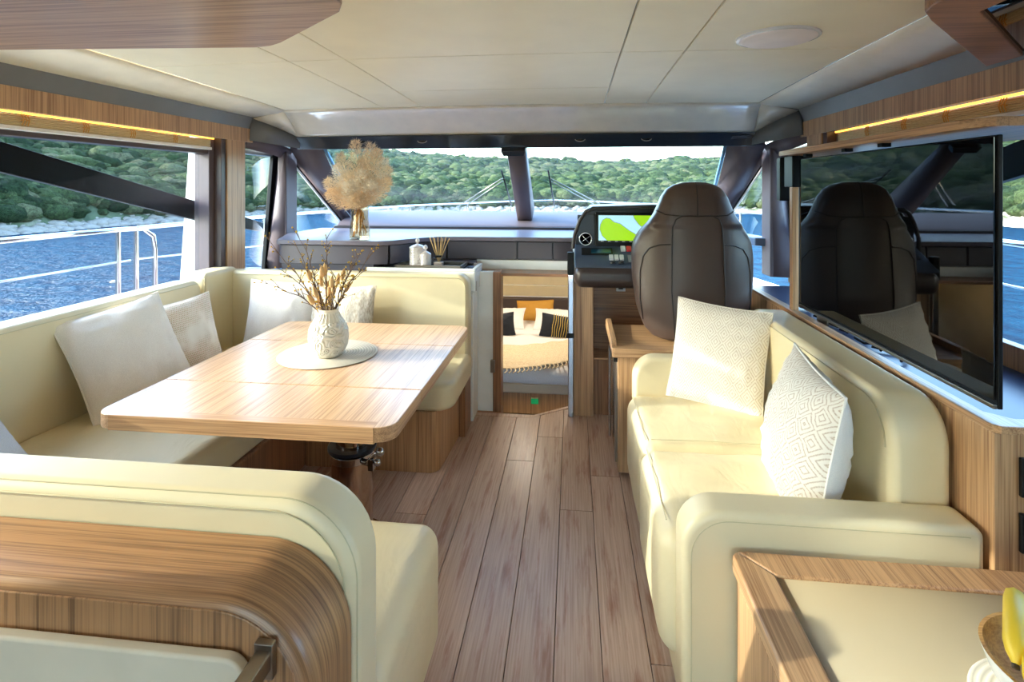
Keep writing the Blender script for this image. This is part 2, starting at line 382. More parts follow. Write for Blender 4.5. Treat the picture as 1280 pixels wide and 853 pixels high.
for (ph, s_, lab) in ((-.4+TH*0-0.0, 1, 'broad dark tree on the ridge seen just right of the windshield post'), (5.3, .8, 'small round tree alone on the ridge seen above the chart screen')):
    d = 118; R_ = shore_r(ph)+d; x, y = R_*math.sin(math.radians(ph)), R_*math.cos(math.radians(ph)); z = hill_h(ph, d)
    t = thing('ridge_tree', (x, y, z), lab, 'tree')
    MB().tube([(x, y, z-.4), (x+.1, y, z+1.4*s_), (x, y, z+2.2*s_)], [.25, .2, .12]).build('trunk', TRUNK, t)
    mb = MB()
    for k in range(26):
        a = random.uniform(0, 6.28); q = random.uniform(0, 2.6*s_); rr = random.uniform(.5, .95)*s_
        mb.ball((x+q*math.cos(a), y+q*math.sin(a)*.6, z+2.3*s_+random.uniform(-.3, .8)*s_), rr, 7, 5, (1.2, 1, .7))
    mb.build('crown', SHRUB, t)
tag(MB().ball((-13.1, 14.3, -1.28), .12, 8, 5, (1.3, 1, .5)).build('sea_rock', ROCK), 'small rock poking out of the water beyond the left side rail', 'rock')

# ------------------------------------------------------------------ boat outside
DECK = plain('white_deck', rgb(236, 236, 234), .35)
mb = MB()
mb.prism([(-3.15, -4), (-3.15, 5), (-2.8, 6.9), (-2.05, 6.9), (-2.05, 4.9), (-2.46, 4.0), (-2.46, -4)], 'z', -.2, .42)
mb.prism([(2.35, -4), (2.35, 5), (2.0, 6.9), (1.25, 6.9), (1.25, 4.9), (1.66, 4.0), (1.66, -4)], 'z', -.2, .42)
mb.prism([(-2.8, 6.9), (-2.5, 8.5), (-1.0, 12), (-.4, 12.6), (.2, 12), (1.7, 8.5), (2.0, 6.9)], 'z', -.2, .42)
mb.prism([(-2.05, 4.9), (-2.0, 7.2), (-.4, 9.2), (1.2, 7.2), (1.25, 4.9)], 'z', .905, .99)
mb.box(-2.46, 1.66, -4.2, -1.5, -.1, -.02)  # unseen cockpit floor, added to bounce daylight up to the ceiling
tag(mb.build('side_deck', DECK, None, .03), kind='structure')
def rail(name, lab, grp, paths, r=.016):
    t = thing(name, paths[0][0], lab, 'railing', grp)
    for nm, pts, rr in paths[1:]: MB().tube(pts, rr, 10).build(nm, CHROME, t)
    return t
def side_rail(sgn, lab, endy):
    X = lambda x: x if sgn < 0 else mir(x)
    p = [((X(-3.0), 3, .42),)]
    p += [('top_rail', [(X(-3.0), -1.5, 1.165), (X(-3.0), 3.3, 1.165)], .018),
          ('mid_rail', [(X(-3.0), -1.5, .95), (X(-3.0), 3.4, .95)], .007),
          ('gate_post', [(X(-3.0), 3.3, .42), (X(-3.0), 3.3, 1.16)], .016), ('gate_post', [(X(-3.0), 3.45, .42), (X(-3.0), 3.45, 1.165)], .016),
          ('end_post', [(X(-3.0), 3.3, 1.165), (X(-3.0), 3.5, 1.16), (X(-3.0), 3.6, 1.10), (X(-3.0), 3.62, 1.0), (X(-3.0), 3.62, .42)], .018),
          ('top_rail', [(X(-3.0), 3.45, 1.165), (X(-2.98), 5.5, 1.16), (X(-2.6), 8.5, 1.15), (X(-1.3), 11.4, 1.15), (-.4, 12.3, 1.15)], .018),
          ('mid_rail', [(X(-3.0), 3.45, .95), (X(-2.98), 5.5, .86), (X(-2.6), 8.5, .85), (X(-1.3), 11.4, .85)], .007)]
    for (x, y) in ((-3.0, 5.0), (-2.83, 6.9), (-2.6, 8.5), (-1.95, 10.0), (-1.3, 11.4)):
        p.append(('stanchion', [(X(x), y, .4), (X(x), y, 1.155)], .013))
    return rail('side_rail', lab, None, p)
side_rail(-1, 'polished steel guard rail outside the left windows and round the port bow', 3.3)
side_rail(1, 'polished steel guard rail outside the right windows and round the starboard bow', 3.3)

# ------------------------------------------------------------------ floor
flo = thing('floor', (0, 0, 0), kind='structure')
m, n, l, b = newmat('washed_oak_floor')
oi = n.new('ShaderNodeObjectInfo')
def fnz(scale, ms, det=3):
    tc = n.new('ShaderNodeTexCoord'); mp = n.new('ShaderNodeMapping'); nz_ = n.new('ShaderNodeTexNoise'); cb = n.new('ShaderNodeVectorMath'); cb.operation = 'ADD'
    l.new(tc.outputs['Object'], cb.inputs[0]); sc = n.new('ShaderNodeVectorMath'); sc.operation = 'SCALE'; sc.inputs[0].default_value = (3.7, 9.1, 0); l.new(oi.outputs['Random'], sc.inputs['Scale']); l.new(sc.outputs[0], cb.inputs[1])
    l.new(cb.outputs[0], mp.inputs[0]); mp.inputs['Scale'].default_value = ms; l.new(mp.outputs[0], nz_.inputs['Vector']); nz_.inputs['Scale'].default_value = scale; nz_.inputs['Detail'].default_value = det
    return nz_
g1 = fnz(150, (1, .02, 1)); g2 = fnz(26, (1, .10, 1), 5); g2.inputs['Roughness'].default_value = .65
r1 = ramp(n, l, g1.outputs[0], [(.3, rgb(178, 148, 130)), (.7, rgb(208, 182, 166))]); r2 = ramp(n, l, g2.outputs[0], [(.52, (1, 1, 1, 1)), (.66, rgb(212, 178, 158))])
mx = n.new('ShaderNodeMix'); mx.data_type = 'RGBA'; mx.blend_type = 'MULTIPLY'; mx.inputs[0].default_value = .85; l.new(r1.outputs[0], mx.inputs[6]); l.new(r2.outputs[0], mx.inputs[7])
hs = n.new('ShaderNodeHueSaturation'); mr = n.new('ShaderNodeMapRange'); mr.inputs[3].default_value = .9; mr.inputs[4].default_value = 1.06; l.new(oi.outputs['Random'], mr.inputs[0]); l.new(mr.outputs[0], hs.inputs['Value']); l.new(mx.outputs[2], hs.inputs['Color'])
l.new(hs.outputs[0], b.inputs['Base Color']); b.inputs['Roughness'].default_value = .33; bump(n, l, g1.outputs[0], .0008, .35, b); FLOOR = m
SEAM = plain('seam_filler', rgb(92, 66, 50), .8)
cut = [(-.71, 3.455), (-.245, 3.455), (-.02, 3.62)]
MB().prism([(-2.4, -1.4), (1.5, -1.4), (1.5, 4.2), (-.02, 4.2), (-.02, 3.62), (-.245, 3.455), (-.71, 3.455), (-2.4, 3.455)], 'z', -.06, -.006).build('subfloor', SEAM, flo, smooth=False)
joints = {-8: [1.1, 2.5], -7: [1.9], -6: [.9, 2.6], -5: [1.4], -4: [2.34-.65, 2.35+.7], -3: [1.69], -2: [.5], -1: [2.87], 0: [3.16], 1: [2.455], 2: [2.76], 3: [1.69]}
joints[-4] = [2.35]
for k in range(-9, 5):
    x0 = -.0575+.1465*(k-1); x1 = x0+.1465
    js = [-1.4]+joints.get(k, [1.2])+[3.40]
    for a_, b_ in zip(js[:-1], js[1:]):
        g = .0012
        e0, e1 = b_, b_
        if b_ == 3.40:
            fx = lambda x: 3.405 if x < -.27 else min(3.405+(x+.27)*.735, 3.60)
            e0, e1 = fx(x0), fx(x1)
            if x0 >= -.03: e0 = e1 = 3.62
        mb = MB().prism([(x0+g, a_+g), (x1-g, a_+g), (x1-g, e1-g), (x0+g, e0-g)], 'z', -.008, 0)
        mb.build('floor_plank', FLOOR, flo, .0012, 1)
MB().prism([(-.71, 3.407), (-.271, 3.407), (-.245, 3.455), (-.71, 3.455)], 'z', -.03, .001).build('threshold_trim', FLOOR, flo, .002)
MB().prism([(-.27, 3.407), (-.022, 3.59), (-.022, 3.625), (-.244, 3.457)], 'z', -.03, .001).build('threshold_trim', FLOOR, flo, .002)

# ------------------------------------------------------------------ ceiling
cei = thing('ceiling', (-.4, 2, 2), kind='structure')
def cz(x, y): return 2.03-.0*abs(x+.4)-.012*max(0, y-1)-.014*max(0, y-2.4)**1.4-.006*(x+.4)**2
xs = [-1.94, -1.26, -1.0, .2, .46, 1.14]; ys = [-1.4, .6, 2.3, 3.5]
def cpanel(xa, xb, ya, yb):
    g = .003; N_ = 6; mb = MB(); vv = []
    for i in range(N_+1):
        for j in range(N_+1):
            x = xa+g+(xb-xa-2*g)*i/N_; y = ya+g+(yb-ya-2*g)*j/N_; vv.append((x, y, cz(x, y)))
    n1 = N_+1; k = n1*n1; vv += [(p[0], p[1], p[2]+.02) for p in vv]
    ff = [(i*n1+j, i*n1+j+1, (i+1)*n1+j+1, (i+1)*n1+j) for i in range(N_) for j in range(N_)]+[(k+i*n1+j, k+(i+1)*n1+j, k+(i+1)*n1+j+1, k+i*n1+j+1) for i in range(N_) for j in range(N_)]
    for i in range(N_):
        ff += [(i, i+1, k+i+1, k+i), (i*n1, k+i*n1, k+(i+1)*n1, (i+1)*n1), (i*n1+N_, (i+1)*n1+N_, k+(i+1)*n1+N_, k+i*n1+N_), (N_*n1+i, k+N_*n1+i, k+N_*n1+i+1, N_*n1+i+1)]
    mb.add(vv, ff).build('ceiling_panel', CEIL, cei, .003, 2)
for i in range(5):
    for j in range(3):
        if i == 2 and j == 2: cpanel(xs[i], xs[i+1], 2.3, 3.02); cpanel(xs[i], xs[i+1], 3.02, 3.5)
        else: cpanel(xs[i], xs[i+1], ys[j], ys[j+1])
MB().box(-2.5, 1.7, -1.4, 3.9, 2.07, 2.12).build('deckhead', WHITE, cei)
def loft(rows, name, mat, parent, th=0, **k):
    mb = MB(); nr, nc = len(rows), len(rows[0])
    mb.add([p for r_ in rows for p in r_], [(i*nc+j, i*nc+j+1, (i+1)*nc+j+1, (i+1)*nc+j) for i in range(nr-1) for j in range(nc-1)])
    o = mb.build(name, mat, parent, fix=True, **k)
    if th:
        md = o.modifiers.new('s', 'SOLIDIFY'); md.thickness = th; md.offset = 0
    return o
# glossy front moulding: ceiling edge to header
fr = []
for i in range(41):
    t = i/40; x = -1.95+3.1*t; xe = -2.0+3.2*t; u = abs(2*t-1)
    row = []
    for j in range(9):
        s_ = j/8; y = 3.49+.02*(1-u)+(.30-.0*u)*s_; z0 = cz(x, 3.5)-.001; z = z0+(1.812-z0)*(s_**1.5*.75+.25*s_)
        row.append((x+(xe-x)*s_, y+.0, z))
    fr.append(row)
loft(fr, 'front_moulding', GELCOAT, cei, .01)
for sg in (-1, 1):
    X = (lambda x: x) if sg < 0 else mir
    # cream sloping panel, grey band
    loft([[(X(-1.94), y, cz(-1.94, y)-.001), (X(-2.0), y, cz(-1.94, y)-.016), (X(-2.17), y, 1.93+.0*y)] for y in (-1.4, 0, 1.2, 2.3, 3.1, 3.5)], 'side_ceiling_panel', SIDEC, cei, .006)
    loft([[(X(-1.95), 3.5, cz(-1.94, 3.5)), (X(-2.0), 3.5, cz(-1.94, 3.5)-.015), (X(-2.17), 3.5, 1.92)], [(X(-1.98), 3.68, 1.90), (X(-2.01), 3.68, 1.895), (X(-2.09), 3.68, 1.87)], [(X(-2.0), 3.79, 1.815), (X(-2.0), 3.79, 1.814), (X(-2.0), 3.79, 1.813)]], 'corner_moulding', GELCOAT, cei, .006)
MB().box(-2.5, 1.7, -4.2, 3.98, 2.10, 2.16).build('roof', WHITE, cei)  # unseen roof plate, carried aft as an overhang to cut sky light
for sg in (-1, 1):
    a_, b_ = sorted((-2.46, -2.40)) if sg < 0 else (mir(-2.40), mir(-2.46))
    MB().box(a_, b_, -1.4, 4.0, 1.78, 2.12).build('roof_side', WHITE, cei)
    X = (lambda x: x) if sg < 0 else mir
    MB().prism([(X(-2.25), 3.53), (X(-2.16), 3.72), (X(-2.04), 3.87), (X(-2.04), 3.98), (X(-2.44), 3.98), (X(-2.44), 3.53)], 'z', 1.79, 2.11).build('corner_light_block', TRIMD, cei)  # block added behind the corner to stop light leaking in
MB().box(-2.1, 1.3, 3.90, 3.98, 1.76, 2.12).build('roof_front', WHITE, cei)
# speaker disc
sp = thing('ceiling_light', (.757, 2.12, 2.0), 'round flush white ceiling disc above the sofa on the right', 'light')
MB().lathe([(0, -.012), (.12, -.012), (.133, -.006), (.136, .004), (0, .004)], (.757, 2.12, cz(.757, 2.12)-.002), 48).build('disc', plain('white_disc', rgb(250, 242, 240), .5), sp, fix=True)
MB().lathe([(.136, -.006), (.143, -.004), (.145, .004), (.136, .004)], (.757, 2.12, cz(.757, 2.12)-.002), 48).build('rim', WHITE, sp, fix=True)

# ------------------------------------------------------------------ side walls, valances, windows
LED = plain('warm_led', rgb(255, 200, 90), .5, emit=rgb(255, 184, 70), estr=1.8)
BLIND = plain('pleated_blind', rgb(222, 208, 168), .8)
CORD = plain('blind_clip', rgb(210, 160, 80), .35, .6)
def side(sg):
    X = (lambda x: x) if sg < 0 else mir
    s_ = 'left' if sg < 0 else 'right'
    def B(mb, xa, xb, *r_): xa, xb = sorted((X(xa), X(xb))); return mb.box(xa, xb, *r_)
    w = thing('wall_'+s_, (X(-2.3), 1, 0), kind='structure')
    B(MB(), -2.45, -2.30, -1.4, 3.9, 0, .84 if sg < 0 else .80).build('hull_lining', TRIM, w, .004)
    B(MB(), -2.42, -2.24, -1.4, 3.4, 1.87, 1.9).build('soffit', TRIM, w)
    B(MB(), -2.44, -2.32, -1.4, .55, .8, 1.85).build('aft_wall_panel', W['z'], w, .004)
    B(MB(), -2.44, -2.34, .95, 1.28, .8, 1.85).build('aft_sun_block', TRIM, w, .004)  # unseen pillar, added so its shadow falls on the right near arm
    # grey band
    tr = thing('trim_'+('1' if sg < 0 else '2'), (X(-2.18), 1, 1.9), kind='structure')
    MB().prism([(X(-2.2), 1.848), (X(-2.168), 1.935), (X(-2.24), 1.935), (X(-2.24), 1.848)], 'y', -1.4, 3.5).build('grey_band', GREY, tr, .002)
    loft([[(X(-2.18), 3.5, 1.925), (X(-2.20), 3.5, 1.77)], [(X(-2.10), 3.66, 1.875), (X(-2.12), 3.68, 1.755)], [(X(-2.0), 3.80, 1.815), (X(-2.0), 3.81, 1.735)]], 'grey_band_return', GREY, tr, .02)
    loft([[(X(-2.21), 3.5, 1.79), (X(-2.23), 3.5, 1.72)], [(X(-2.16), 3.75, 1.775), (X(-2.20), 3.8, 1.69)], [(X(-2.1), 3.9, 1.735), (X(-2.17), 3.93, 1.66)]], 'plum_fillet', TRIM, tr, .02)
    # window 1
    wn_ = thing('window_'+('1' if sg < 0 else '5'), (X(-2.33), 1, .85), kind='structure')
    B(MB(), -2.335, -2.325, -1.4, 3.40, .80, 1.80).build('pane', G_WIN, wn_)
    B(MB(), -2.36, -2.27, -1.4, 3.30, 1.66, 1.70).build('window_head', BRONZE, wn_, .003)
    B(MB(), -2.36, -2.26, 3.17, 3.25, .80, 1.76).build('jamb', TRIM, wn_, .004)
    B(MB(), -2.30, -2.21, 3.215, 3.262, .80, 1.76).build('blind_channel', BRONZE, wn_, .003)
    if sg < 0: B(MB(), -2.36, -2.23, -1.4, 3.3, .80, .855).build('sill', TRIM, wn_, .006)
    # outside diagonal bar and white pillar
    ps = thing('hull_mullion', (X(-2.42), 3, 1.2), ('black diagonal structural bar outside the %s window' % s_), 'bar')
    MB().plate([(X(-2.395), .2, 2.02), (X(-2.395), .2, 1.90), (X(-2.395), 2.04, 1.514), (X(-2.395), 3.24, 1.237), (X(-2.395), 4.0, 1.10), (X(-2.395), 4.0, 1.17), (X(-2.395), 3.30, 1.345), (X(-2.395), 2.04, 1.644)], .03*(-1 if sg < 0 else 1)).build('bar', BLACK, ps, .004)
    wp = MB().plate([(X(-2.37), 3.20, .75), (X(-2.37), 3.42, .75), (X(-2.37), 3.48, 1.80), (X(-2.37), 3.30, 1.80)], .12*(-1 if sg < 0 else 1)).build('outer_pillar', DECK, None, .006)
    tag(wp, 'white outer pillar just forward of the %s main window' % s_, 'pillar')
    # wooden post
    B(MB(), -2.30, -2.20, 3.262, 3.455, .8, 1.76).build('wooden_post', W['z'], w, .004)
    # valance
    va = thing('wooden_valance', (X(-2.22), 1, 1.76), 'long oak valance board over the %s window with a warm light strip behind' % s_, 'valance')
    B(MB(), -2.215, -2.198, -1.0, 3.54, 1.757, 1.849).build('fascia', W['z'], va, .002)
    B(MB(), -2.33, -2.215, 3.50, 3.54, 1.757, 1.849).build('return', W['z'], va, .002)
    B(MB(), -2.34, -2.215, -1.0, 3.50, 1.832, 1.845).build('top_board', W['y'], va, .002)
    ls = B(MB(), -2.256, -2.246, -1.0, 3.2, 1.751, 1.759).build('light_strip', LED, va)
    ld = bpy.data.lights.new('led', 'AREA'); ld.shape = 'RECTANGLE'; ld.size = .01; ld.size_y = 4; ld.energy = 2.5; ld.color = (1, .66, .25)
    lo = bpy.data.objects.new('strip_lamp', ld); C.objects.link(lo); lo.location = (X(-2.30), 1.1, 1.815); lo.rotation_euler = (0, -.3*sg*-1, 0)
    bl = thing('pleated_blind', (X(-2.27), 1, 1.7), 'cream pleated blind folded up over the %s window' % s_, 'blind')
    for k in range(6):
        z = 1.702+k*.0075
        MB().prism([(X(-2.245), z), (X(-2.245+.003), z+.003), (X(-2.245), z+.006), (X(-2.29), z+.006), (X(-2.293), z+.003), (X(-2.29), z)], 'y', -1.0, 3.16).build('pleat', BLIND, bl, fix=True, smooth=False)
    B(MB(), -2.30, -2.238, -1.0, 3.17, 1.682, 1.70).build('bottom_bar', WHITE, bl, .004)
    for y in (1.75, 2.0, 2.28, 2.55, 2.85, 1.4):
        mb = MB()
        for q in (-.012, 0, .012): mb.tube([(X(-2.238), y+q, 1.702), (X(-2.234), y+q+.004, 1.725), (X(-2.238), y+q-.003, 1.75)], .0022, 5)
        mb.tube([(X(-2.236), y-.018, 1.722), (X(-2.233), y, 1.728), (X(-2.236), y+.018, 1.722)], .0022, 5)
        mb.build('clip', CORD, bl)
    # window 2
    w2 = thing('window_'+('2' if sg < 0 else '6'), (X(-2.33), 3.6, .85), kind='structure')
    B(MB(), -2.335, -2.325, 3.40, 3.98, .80, 1.80).build('pane', G_WIN, w2)
    B(MB(), -2.36, -2.28, 3.44, 3.98, 1.685, 1.72).build('window_head', STEEL, w2, .003)
    MB().plate([(X(-2.30), 3.80, .80), (X(-2.30), 3.88, .80), (X(-2.30), 4.0, 1.72), (X(-2.30), 3.93, 1.72)], .03*(1 if sg < 0 else -1)).build('slanted_frame', BLACK, w2, .004)
    MB().plate([(X(-2.29), 3.87, .80), (X(-2.29), 3.90, .80), (X(-2.29), 4.0, 1.6), (X(-2.29), 3.97, 1.6)], .03*(1 if sg < 0 else -1)).build('blind_channel', BRONZE, w2, .004)
    # pillar and tri window
    loft([[(X(-2.27), 3.84, .84), (X(-2.15), 3.87, .84)], [(X(-2.27), 4.02, 1.72), (X(-2.13), 3.87, 1.72)]], 'front_pillar', TRIM, w, .03)
    MB().prism([(X(-2.2), 3.86), (X(-2.13), 3.86), (X(-2.12), 4.0), (X(-2.2), 4.02)], 'z', .84, 1.74).build('front_pillar_face', TRIM, w, .008)
    w3 = thing('window_'+('3' if sg < 0 else '7'), (X(-2.1), 4.3, 1.1), kind='structure')
    A_, B_, C_ = (X(-2.155), 3.98, 1.64), (X(-2.155), 3.98, 1.11), (X(-2.0), 4.62, 1.085)
    MB().plate([(X(-2.17), 3.92, 1.72), (X(-2.17), 3.92, 1.05), (X(-2.0), 4.85, 1.05)], .006).build('pane', G_WIN, w3)
    d1 = Vector(A_); d2 = Vector(C_)
    MB().tube([d1, d2], .008, 6).build('pale_seal', WHITE, w3)
    MB().tube([d1+Vector((0, .02, .012)), d2+Vector((0, .02, .012))], .009, 6).build('black_seal', BLACK, w3)
    loft([[(X(-2.15), 4.0, 1.66), (X(-2.08), 3.97, 1.72)], [(X(-2.0), 4.64, 1.12), (X(-1.93), 4.66, 1.14)]], 'diagonal_frame', TRIM, w3, .02)
    MB().prism([(X(-2.2), 3.92), (X(-2.06), 3.95), (X(-1.9), 4.58), (X(-2.02), 4.75)], 'z', 1.04, 1.098).build('sill', plain('blue_grey_sill', rgb(92, 110, 140), .4), w3, .01)
    # A pillar leather panel
    loft([[(X(-2.10), 3.86, 1.745), (X(-1.98), 3.84, 1.745), (X(-1.85), 3.86, 1.74)], [(X(-2.06), 4.2, 1.45), (X(-1.99), 4.2, 1.47), (X(-1.90), 4.27, 1.48)], [(X(-1.99), 4.60, 1.15), (X(-1.97), 4.68, 1.17), (X(-1.95), 4.78, 1.22)]], 'a_pillar', TRIM, w, .03)
    MB().tube([(X(-1.845), 3.885, 1.742), (X(-1.945), 4.80, 1.225)], .012, 6).build('pillar_seal', plain('pale_blue_seal', rgb(120, 170, 210), .3), w)
    MB().plate([(X(-2.06), 3.79, 1.80), (X(-1.86), 3.78, 1.80), (X(-1.84), 3.86, 1.735), (X(-2.02), 3.87, 1.735)], .01).build('corner_cap', HEAD, w, .003)
for sg in (-1, 1): side(sg)
wb = thing('wall_back_unseen', (-.4, -1.45, 0), kind='structure')  # unseen aft wall, added to reduce sky light from behind the camera
MB().box(-2.42, -1.35, -1.5, -1.42, 0, 2.07).build('bulkhead', WD['z'], wb, .004)
MB().box(.55, 1.62, -1.5, -1.42, 0, 2.07).build('bulkhead', WD['z'], wb, .004)
MB().box(-1.35, .55, -1.5, -1.42, 1.92, 2.07).build('door_head', WD['x'], wb, .004)
d2_ = thing('door_2', (-.4, -1.46, 0), kind='structure')  # unseen tinted doors filling the added aft wall
for k in range(2):
    x0 = -1.35+.95*k; MB().box(x0+.04, x0+.91, -1.465, -1.455, .05, 1.88).build('glass_pane', G_WIN, d2_)
    for (a_, b_, z0, z1) in ((x0, x0+.04, 0, 1.92), (x0+.91, x0+.95, 0, 1.92), (x0+.04, x0+.91, 0, .05), (x0+.04, x0+.91, 1.88, 1.92)): MB().box(a_, b_, -1.48, -1.44, z0, z1).build('door_frame', STEEL, d2_, .002)
# windscreen
w4 = thing('window_4', (-.4, 4.3, 1.2), kind='structure')
MB().plate([(-1.90, 3.86, 1.745), (1.10, 3.86, 1.745), (1.18, 4.82, 1.215), (-1.98, 4.82, 1.215)], .008).build('windscreen', G_FRONT, w4)
wf = thing('wall_front', (-.4, 4, .9), kind='structure')
MB().prism([(3.77, 1.815), (3.80, 1.83), (3.9, 1.745), (3.88, 1.73), (3.83, 1.728)], 'x', -2.03, 1.23).build('windscreen_header', HEAD, wf, .004)
MB().plate([(-.505, 3.83, 1.735), (-.33, 3.83, 1.735), (-.345, 3.86, 1.70), (-.49, 3.86, 1.70)], -.05).build('mullion_cap', HEAD, wf, .004)
loft([[(-.475, 3.90, 1.74), (-.465, 3.83, 1.735), (-.345, 3.83, 1.735), (-.335, 3.90, 1.74)], [(-.465, 4.70, 1.27), (-.455, 4.55, 1.16), (-.345, 4.55, 1.16), (-.335, 4.70, 1.27)]], 'centre_mullion', TRIM, wf, .012)
for px in (-1.52, -1.07, .05, .5):
    t = thing('header_spotlight', (px, 3.80, 1.77), {-1.52: 'dark recessed header spotlight furthest left, above the pampas grass', -1.07: 'dark recessed header spotlight midway over the left windscreen half', .05: 'dark recessed header spotlight over the chart screen', .5: 'dark recessed header spotlight furthest right, above the helm seat'}[px], 'spotlight', 'header spotlights')
    MB().ball((px, 3.803, 1.78), .026, 14, 8, (1.15, .5, .55)).build('lens', SCREEN, t)
    MB().tube([(px+.034*math.cos(a*PI/8), 3.795+.004*math.sin(a*PI/8), 1.782+.016*math.sin(a*PI/8)) for a in range(16)], .003, 6, True).build('bezel', STEEL, t)
# lilac shelf under the glass, strips, drawers
MB().prism([(4.40, 1.13), (4.44, 1.15), (4.80, 1.235), (4.86, 1.235), (4.86, 1.05), (4.40, 1.05)], 'x', -1.98, 1.2).build('windscreen_shelf', TRIM, wf, .004)
MB().prism([(4.36, 1.07), (4.385, 1.125), (4.42, 1.13), (4.42, 1.0), (4.36, 1.0)], 'x', -2.0, 1.2).build('air_duct_strip', TRIMD, wf, .003)
MB().prism([(-2.12, 3.86), (-1.93, 3.37), (-1.5, 3.35), (-1.24, 3.35), (-1.17, 3.39), (-1.02, 3.62), (-.93, 3.70), (-.8, 3.72), (-.1, 3.72), (.02, 3.74), (.02, 4.4), (-2.12, 4.4)], 'z', 1.075, 1.105).build('dash_top', plain('lilac_laminate', rgb(116, 110, 124), .4), wf, .006)
face = [(-2.17, 3.40), (-1.5, 3.375), (-1.255, 3.375), (-1.19, 3.41), (-1.04, 3.64), (-.94, 3.72), (-.8, 3.735), (-.1, 3.735), (.02, 3.755)]
def strip(pts, z0, z1, th=.02):
    mb = MB(); k = len(pts); mb.add([(x, y, z) for x, y in pts for z in (z0, z1)]+[(x, y+th, z) for x, y in pts for z in (z0, z1)],
        [(2*i, 2*i+1, 2*i+3, 2*i+2) for i in range(k-1)]+[(2*k+2*i, 2*k+2*i+2, 2*k+2*i+3, 2*k+2*i+1) for i in range(k-1)]+[(2*i+1, 2*k+2*i+1, 2*k+2*i+3, 2*i+3) for i in range(k-1)]+[(2*i, 2*i+2, 2*k+2*i+2, 2*k+2*i) for i in range(k-1)]+[(0, 2*k, 2*k+1, 1), (2*k-2, 2*k-1, 4*k-1, 4*k-2)])
    return mb
FD = plain('drawer_front', rgb(84, 78, 88), .4)
def arcpts(a, b_, n_=1): return [a, b_]
seg_ = [[(-2.10, 3.84), (-1.925, 3.40), (-1.90, 3.385), (-1.5, 3.378), (-1.28, 3.376), (-1.225, 3.39), (-1.19, 3.41)], [(-1.18, 3.42), (-1.10, 3.55), (-1.04, 3.64), (-.99, 3.69), (-.93, 3.72), (-.88, 3.73)], [(-.87, 3.735), (-.385, 3.735)], [(-.375, 3.735), (-.14, 3.735)], [(-.13, 3.735), (-.06, 3.74), (0, 3.76)]]
for q in seg_:
    strip(q, .95, 1.07).build('dash_drawer_front', FD, wf, .003)
MB().prism([(-2.08, 3.87), (-1.90, 3.43), (-1.2, 3.42), (-1.05, 3.66), (-.94, 3.75), (0, 3.76), (0, 4.4), (-2.08, 4.4)], 'z', .95, 1.07).build('dash_carcass', TRIMD, wf)
MB().box(-.72, .0, 3.70, 3.95, .887, .948).build('white_rail', WHITE, wf, .003)
MB().prism([(-1.91, 3.40), (-1.28, 3.40), (-1.28, 3.58), (-.655, 3.58), (-.655, 3.75), (-2.06, 3.87)], 'z', .70, .948).build('cabinet_lower_face', FD, wf, .003)
MB().box(-2.0, -.655, 3.58, 3.75, 0, .69).build('lower_bulkhead', WHITE, wf)

# door opening with frame
dr = thing('door_1', (-.35, 3.6, 0), kind='structure')
for (a_, b_, y0, y1, m_, nm) in ((-.665, -.617, 3.50, 3.56, WD['z'], 'frame_upright'), (-.617, -.515, 3.50, 3.54, WHITE, 'white_door_leaf'), (-.515, -.462, 3.49, 3.60, WD['z'], 'frame_upright')):
    MB().box(a_, b_, y0, y1, -.1, .90).build(nm, m_, dr, .003)
MB().box(-.68, -.01, 3.53, 3.70, .868, .887).build('frame_head', WD['x'], dr, .002)
MB().box(-.53, -.50, 3.475, 3.50, .25, .33).build('door_latch', STEEL, dr, .003)
MB().box(-.665, -.46, 3.44, 3.60, -.10, -.0065).build('frame_foot', WD['x'], dr, .002)
po = thing('chrome_post', (-.015, 3.55, 0), 'slim chrome post at the left edge of the helm console', 'post')
MB().box(-.03, .006, 3.44, 3.47, 0, .90).build('post', CHROME, po, .006, 3)
MB().box(-.034, .008, 3.435, 3.475, .90, 1.04).build('black_sleeve', BLACK, po, .006, 3)
MB().box(-.034, .008, 3.435, 3.475, .50, .53).build('collar', BLACK, po, .003, 3)

# ------------------------------------------------------------------ forward cabin
cb = thing('wall_cabin', (-.4, 5.5, -.4), kind='structure')
MB().box(-1.6, .8, 3.6, 6.3, -.46, -.40).build('cabin_floor', plain('dark_cabin_floor', rgb(120, 96, 68), .6), cb)
CW = plain('cabin_cream_panel', rgb(222, 207, 170), .5)
for z0, z1 in ((.20, .325), (.33, .46), (.465, .60), (.605, .86)):
    MB().box(-1.6, .8, 6.20, 6.24, z0, z1).build('cabin_wall_panel', CW, cb, .005)
MB().box(-1.66, -1.6, 3.6, 6.3, -.46, .87).build('cabin_side', CW, cb)
MB().box(.8, .86, 3.8, 6.3, -.46, .87).build('cabin_side', CW, cb)
MB().box(-1.66, .86, 3.95, 6.3, .87, .90).build('cabin_ceiling', CW, cb)
for (x, y) in ((-.9, 5.3), (.1, 5.3), (-.4, 4.5)):
    ld = bpy.data.lights.new('cabin_fill', 'AREA'); ld.shape = 'DISK'; ld.size = .12; ld.energy = 3.0; ld.color = (1, .88, .72)
    lo = bpy.data.objects.new('cabin_fill_light', ld); C.objects.link(lo); lo.location = (x, y, .865)  # added fill without a fitting, brightens the cabin wall and bed
hbd = bx('headboard', plain('headboard_leather', rgb(74, 62, 60), .5, bscale=60), None, -1.3, .5, 6.08, 6.18, -.2, .205, .015, 3)
tag(hbd, 'dark brown padded headboard at the far end of the cabin bed', 'headboard')
bed = thing('bed', (-.4, 5.2, -.4), 'low double bed with white bedding seen through the cabin doorway', 'bed')
bx('base', W['z'], bed, -1.25, .45, 4.40, 6.05, -.39, -.20, .004)
